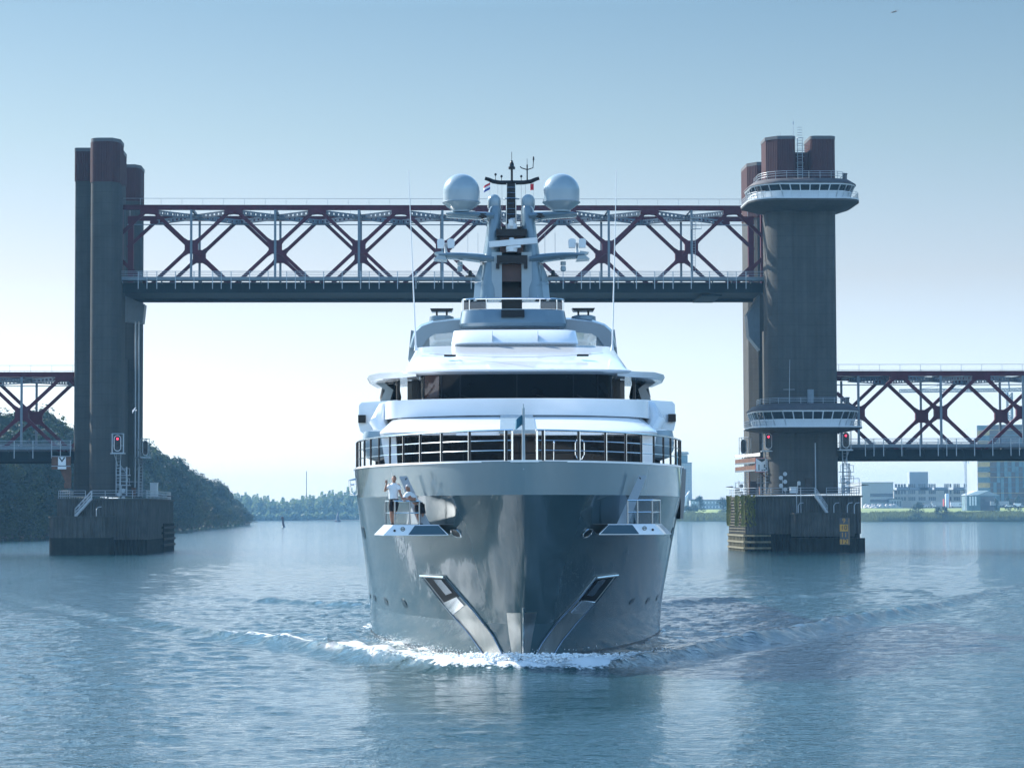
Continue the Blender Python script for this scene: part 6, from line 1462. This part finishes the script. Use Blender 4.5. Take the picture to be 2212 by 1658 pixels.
# ------------------------------------------------------------------ the two men on the ledge
def person(label, base, yawd, J, limbs, cloth, hair, head, look, hands):
    r = thing('person', label, 'person', YF, base); B = Vector(base)
    def P(k): return B+Vector(J[k])
    mb = MB()
    for a,b,r0,r1 in limbs: 
        A, Bq = P(a), P(b); mb.path([A, A.lerp(Bq,.3), A.lerp(Bq,.65), Bq], r0, 12, [r0, r0*1.04, (r0+r1)/2, r1])
        for p,rr_ in ((A,r0),(Bq,r1)): mb.lathe(tuple(p),[(rr_*math.cos(R(t)),rr_*math.sin(R(t))) for t in range(-85,86,17)],12)
    hc, hd = P('head'), Vector(look).normalized(); side = hd.cross(Vector((0,0,1))).normalized(); upv = side.cross(hd)
    def ell(c, ax, n=14):
        rg = []
        for t in range(-84,85,12): rg.append([c+side*(ax[0]*math.cos(R(t))*math.cos(2*math.pi*k/n))+hd*(ax[1]*math.cos(R(t))*math.sin(2*math.pi*k/n))+upv*(ax[2]*math.sin(R(t))) for k in range(n)])
        return rg
    mb.loft(ell(hc,(.076,.095,.115))); mb.loft(ell(hc+hd*.03-upv*.055,(.055,.065,.06)))
    mb.loft(ell(hc+hd*.105-upv*.01,(.013,.02,.028),8))
    for s in (-1,1): mb.loft(ell(hc+side*s*.080,(.012,.022,.032),8))
    mb.loft(ell(hc+hd*.088-upv*.052,(.026,.012,.008),8))
    for w,tip,dirv in hands:                     # palm, four fingers, thumb
        w = P(w); d = Vector(dirv).normalized(); t = Vector(tip); s = d.cross(t).normalized()   # t: palm normal
        pr_ = [[w+d*q+s*(wd*cx)+t*(.014*cy) for cx,cy in ((-1,-1),(0,-1.2),(1,-1),(1,1),(0,1.2),(-1,1))] for q,wd in ((-.01,.026),(.03,.038),(.085,.042))]
        mb.loft(pr_)
        for i,ln in enumerate((.070,.080,.076,.058)):
            o = w+d*.08+s*(-.032+.0215*i); sp = s*(-.012+.008*i); mb.path([o,o+d*ln*.5+sp-t*.006,o+d*ln*.95+sp*1.6-t*.022],.009,6,[.0105,.0095,.008])
        o = w+d*.02-s*.032; mb.path([o,o-s*.03+d*.025,o-s*.048+d*.062-t*.008],.011,6,[.013,.0115,.009])
    body = part('body', mb, mt['skin'], r, 180)
    rm = body.modifiers.new('r','REMESH'); rm.mode = 'VOXEL'; rm.voxel_size = .011; rm.use_smooth_shade = True
    sm_ = body.modifiers.new('s','SMOOTH'); sm_.iterations = 3; sm_.factor = .4
    for nm,m,segs in cloth:
        c = MB()
        for sg in segs:
            rg = []
            for (k,off,ax,az) in sg: 
                p = P(k)+Vector(off); rg.append([p+Vector((ax*math.cos(a),az*math.sin(a)*1.0,0))+Vector((0,0,.006*math.sin(3*a))) for a in [2*math.pi*q/18 for q in range(18)]])
            c.loft(rg)
        o = part(nm, c, m, r, 180); q = o.modifiers.new('r','REMESH'); q.mode = 'VOXEL'; q.voxel_size = .012; q.use_smooth_shade = True; q2 = o.modifiers.new('s','SMOOTH'); q2.iterations = 4; q2.factor = .5
    h = MB(); rg = []
    for t in range(hair[1],85,10): rg.append([hc+hd*(-.012)+upv*.012+side*(.083*math.cos(R(t))*math.cos(2*math.pi*k/14))+hd*(.100*math.cos(R(t))*math.sin(2*math.pi*k/14)-(.05*max(0,math.sin(2*math.pi*k/14))*math.cos(R(t)) if t < 40 else 0))+upv*(.120*math.sin(R(t))) for k in range(14)])
    h.loft(rg); part('hair', h, hair[0], r, 180)
    e = MB()
    for s in (-1,1): e.lathe(tuple(hc+hd*.084+side*s*.030+upv*.012),[(.004,-.006),(.009,0),(.004,.006)],8)
    part('eyes', e, mt['mast'], r); 
    s = MB()
    for k in ('footL','footR'):
        if k in J:
            p = P(k); f = Vector((math.sin(R(yawd)),-math.cos(R(yawd)),0)); rg = [[p+f*q+Vector((w_*math.cos(a),0,max(-.035,.045*math.sin(a)*hh))) for a in [2*math.pi*i/10 for i in range(10)]] for q,w_,hh in ((-.09,.035,.8),(-.03,.045,1.2),(.08,.048,.9),(.15,.04,.6),(.19,.02,.4))]
            s.loft(rg)
    part('shoes', s, mt['mast'], r)
    return r
zt_ = yz(1132,-2.25)
S_ = .00172
def J1(X_, Y_, y=0.): return ((X_-495)*S_, y, (1258-Y_)*S_)
b1 = YF.px(846.5,1131,-1.45); b1 = (b1.x+.06, -1.45, zt_)
J = dict(head=J1(508,280,-.03), neck=J1(505,365,.01), chest=J1(495,470,.02), belly=J1(492,610,.03), pelvis=J1(500,730,.03),
         shL=J1(405,415,.0), elL=J1(318,528,-.06), wrL=J1(350,372,-.14), shR=J1(598,415,.0), elR=J1(638,575,-.03), wrR=J1(700,715,-.30),
         hipL=J1(455,760,.02), knL=J1(450,1010,-.02), anL=J1(462,1215,.02), footL=J1(462,1240,-.02), hipR=J1(545,760,.02), knR=J1(520,1010,-.05), anR=J1(505,1215,.0), footR=J1(507,1240,-.04))
limbs = [('head','neck',.062,.060),('neck','chest',.06,.12),('chest','belly',.13,.12),('belly','pelvis',.12,.13),('chest','shL',.09,.055),('chest','shR',.09,.055),('shL','elL',.052,.040),('elL','wrL',.042,.027),('shR','elR',.052,.040),('elR','wrR',.042,.027),
         ('pelvis','hipL',.11,.09),('pelvis','hipR',.11,.09),('hipL','knL',.088,.058),('knL','anL',.060,.036),('hipR','knR',.088,.058),('knR','anR',.060,.036),('anL','footL',.036,.036),('anR','footR',.036,.036)]
shirt = ('t_shirt', mt['shirt'], [[('neck',(0,0,.0),.075,.07),('neck',(0,.01,-.04),.13,.09),('chest',(0,0,.10),.195,.125),('chest',(0,0,-.03),.19,.14),('belly',(0,0,0),.17,.135),('pelvis',(-.01,0,.10),.175,.135),('pelvis',(-.01,0,.04),.178,.138)],
        [('shL',(.05,0,.03),.075,.075),('shL',(-.03,0,-.04),.082,.08),('elL',(.045,.02,.075),.078,.075)], [('shR',(-.05,0,.03),.075,.075),('shR',(.015,0,-.05),.078,.078),('elR',(-.02,0,.11),.072,.072)]])
shorts = ('shorts', mt['shorts'], [[('pelvis',(0,0,.085),.165,.125),('pelvis',(0,0,-.03),.175,.135)], [('hipL',(.015,0,.03),.11,.12),('hipL',(-.01,0,-.14),.112,.12),('knL',(.012,0,.07),.10,.105)], [('hipR',(-.015,0,.03),.11,.12),('hipR',(0,0,-.14),.11,.12),('knR',(.0,0,.07),.10,.105)]])
person('man in white t shirt and black shorts waving from the boarding ledge', b1, 0, J, limbs, (shirt,shorts), (mt['hairdark'],12), None, (-.15,-1,-.02), [('wrL',(0,-1,0),(-.05,-.15,1)),('wrR',(0,0,1),(.25,-.9,-.2))])
def J2(X_, Y_, y=0.): return ((X_-1110)*S_, y, (1262-Y_)*S_)
b2 = YF.px(909.5,1131,-1.55); b2 = (b2.x, -1.72, zt_)
J = dict(head=J2(838,485,-.42), neck=J2(862,560,-.36), chest=J2(890,650,-.30), belly=J2(960,735,-.16), pelvis=J2(1055,815,-.02),
         shL=J2(790,625,-.30), elL=J2(750,715,-.40), wrL=J2(880,722,-.50), shR=J2(980,640,-.26), elR=J2(985,728,-.36), wrR=J2(850,712,-.48),
         hipL=J2(1030,850,.0), knL=J2(1040,1050,-.05), anL=J2(1090,1225,.0), footL=J2(1085,1245,-.04), hipR=J2(1120,850,.05), knR=J2(1160,1050,.02), anR=J2(1152,1225,.08), footR=J2(1150,1245,.04))
shirt = ('t_shirt', mt['shirt'], [[('neck',(0,0,.0),.075,.075),('neck',(.0,.0,-.04),.13,.10),('chest',(0,0,.04),.20,.13),('chest',(.03,.02,-.04),.19,.14),('belly',(0,0,.03),.165,.15),('pelvis',(-.03,0,.06),.165,.15),('pelvis',(.01,0,-.04),.165,.155)],
        [('shL',(.05,0,.03),.075,.075),('shL',(-.01,0,-.03),.078,.078),('elL',(.03,.03,.06),.068,.068)], [('shR',(-.05,0,.03),.075,.075),('shR',(.0,0,-.04),.078,.078),('elR',(.0,0,.07),.068,.068)]])
shorts = ('shorts', mt['shorts'], [[('pelvis',(0,0,.06),.165,.145),('pelvis',(.03,0,-.08),.175,.15)], [('hipL',(.02,0,.06),.125,.13),('hipL',(-.0,0,-.12),.118,.12),('knL',(.0,0,.07),.10,.105)], [('hipR',(0,0,.06),.125,.13),('hipR',(.02,0,-.12),.118,.12),('knR',(.0,0,.05),.105,.105)]])
person('grey haired man in white t shirt bending over to lean on the ledge railing', b2, -15, J, limbs, (shirt,shorts), (mt['hairwhite'],-5), None, (-.55,-.8,-.5), [('wrL',(0,0,1),(.9,-.1,-.1)),('wrR',(0,0,1),(-.9,-.2,-.1))])
# ------------------------------------------------------------------ haze over the river
def haze():
    m = bpy.data.materials.new('river_haze'); m.use_nodes = True; t = m.node_tree; t.nodes.clear(); o = t.nodes.new('ShaderNodeOutputMaterial'); v = t.nodes.new('ShaderNodeVolumePrincipled')
    v.inputs['Color'].default_value = (.28,.60,.92,1); v.inputs['Density'].default_value = HAZE_D; v.inputs['Anisotropy'].default_value = .0
    t.links.new(v.outputs[0], o.inputs['Volume'])
    mb = MB().box(-5200,5200,-40,4200,-4,68); solo('haze', mb, m, 'thin pale blue haze lying over the river and its banks', 'haze', W, (0,0,0), kind='stuff', ang=0)
HAZE_D = .00015
haze()
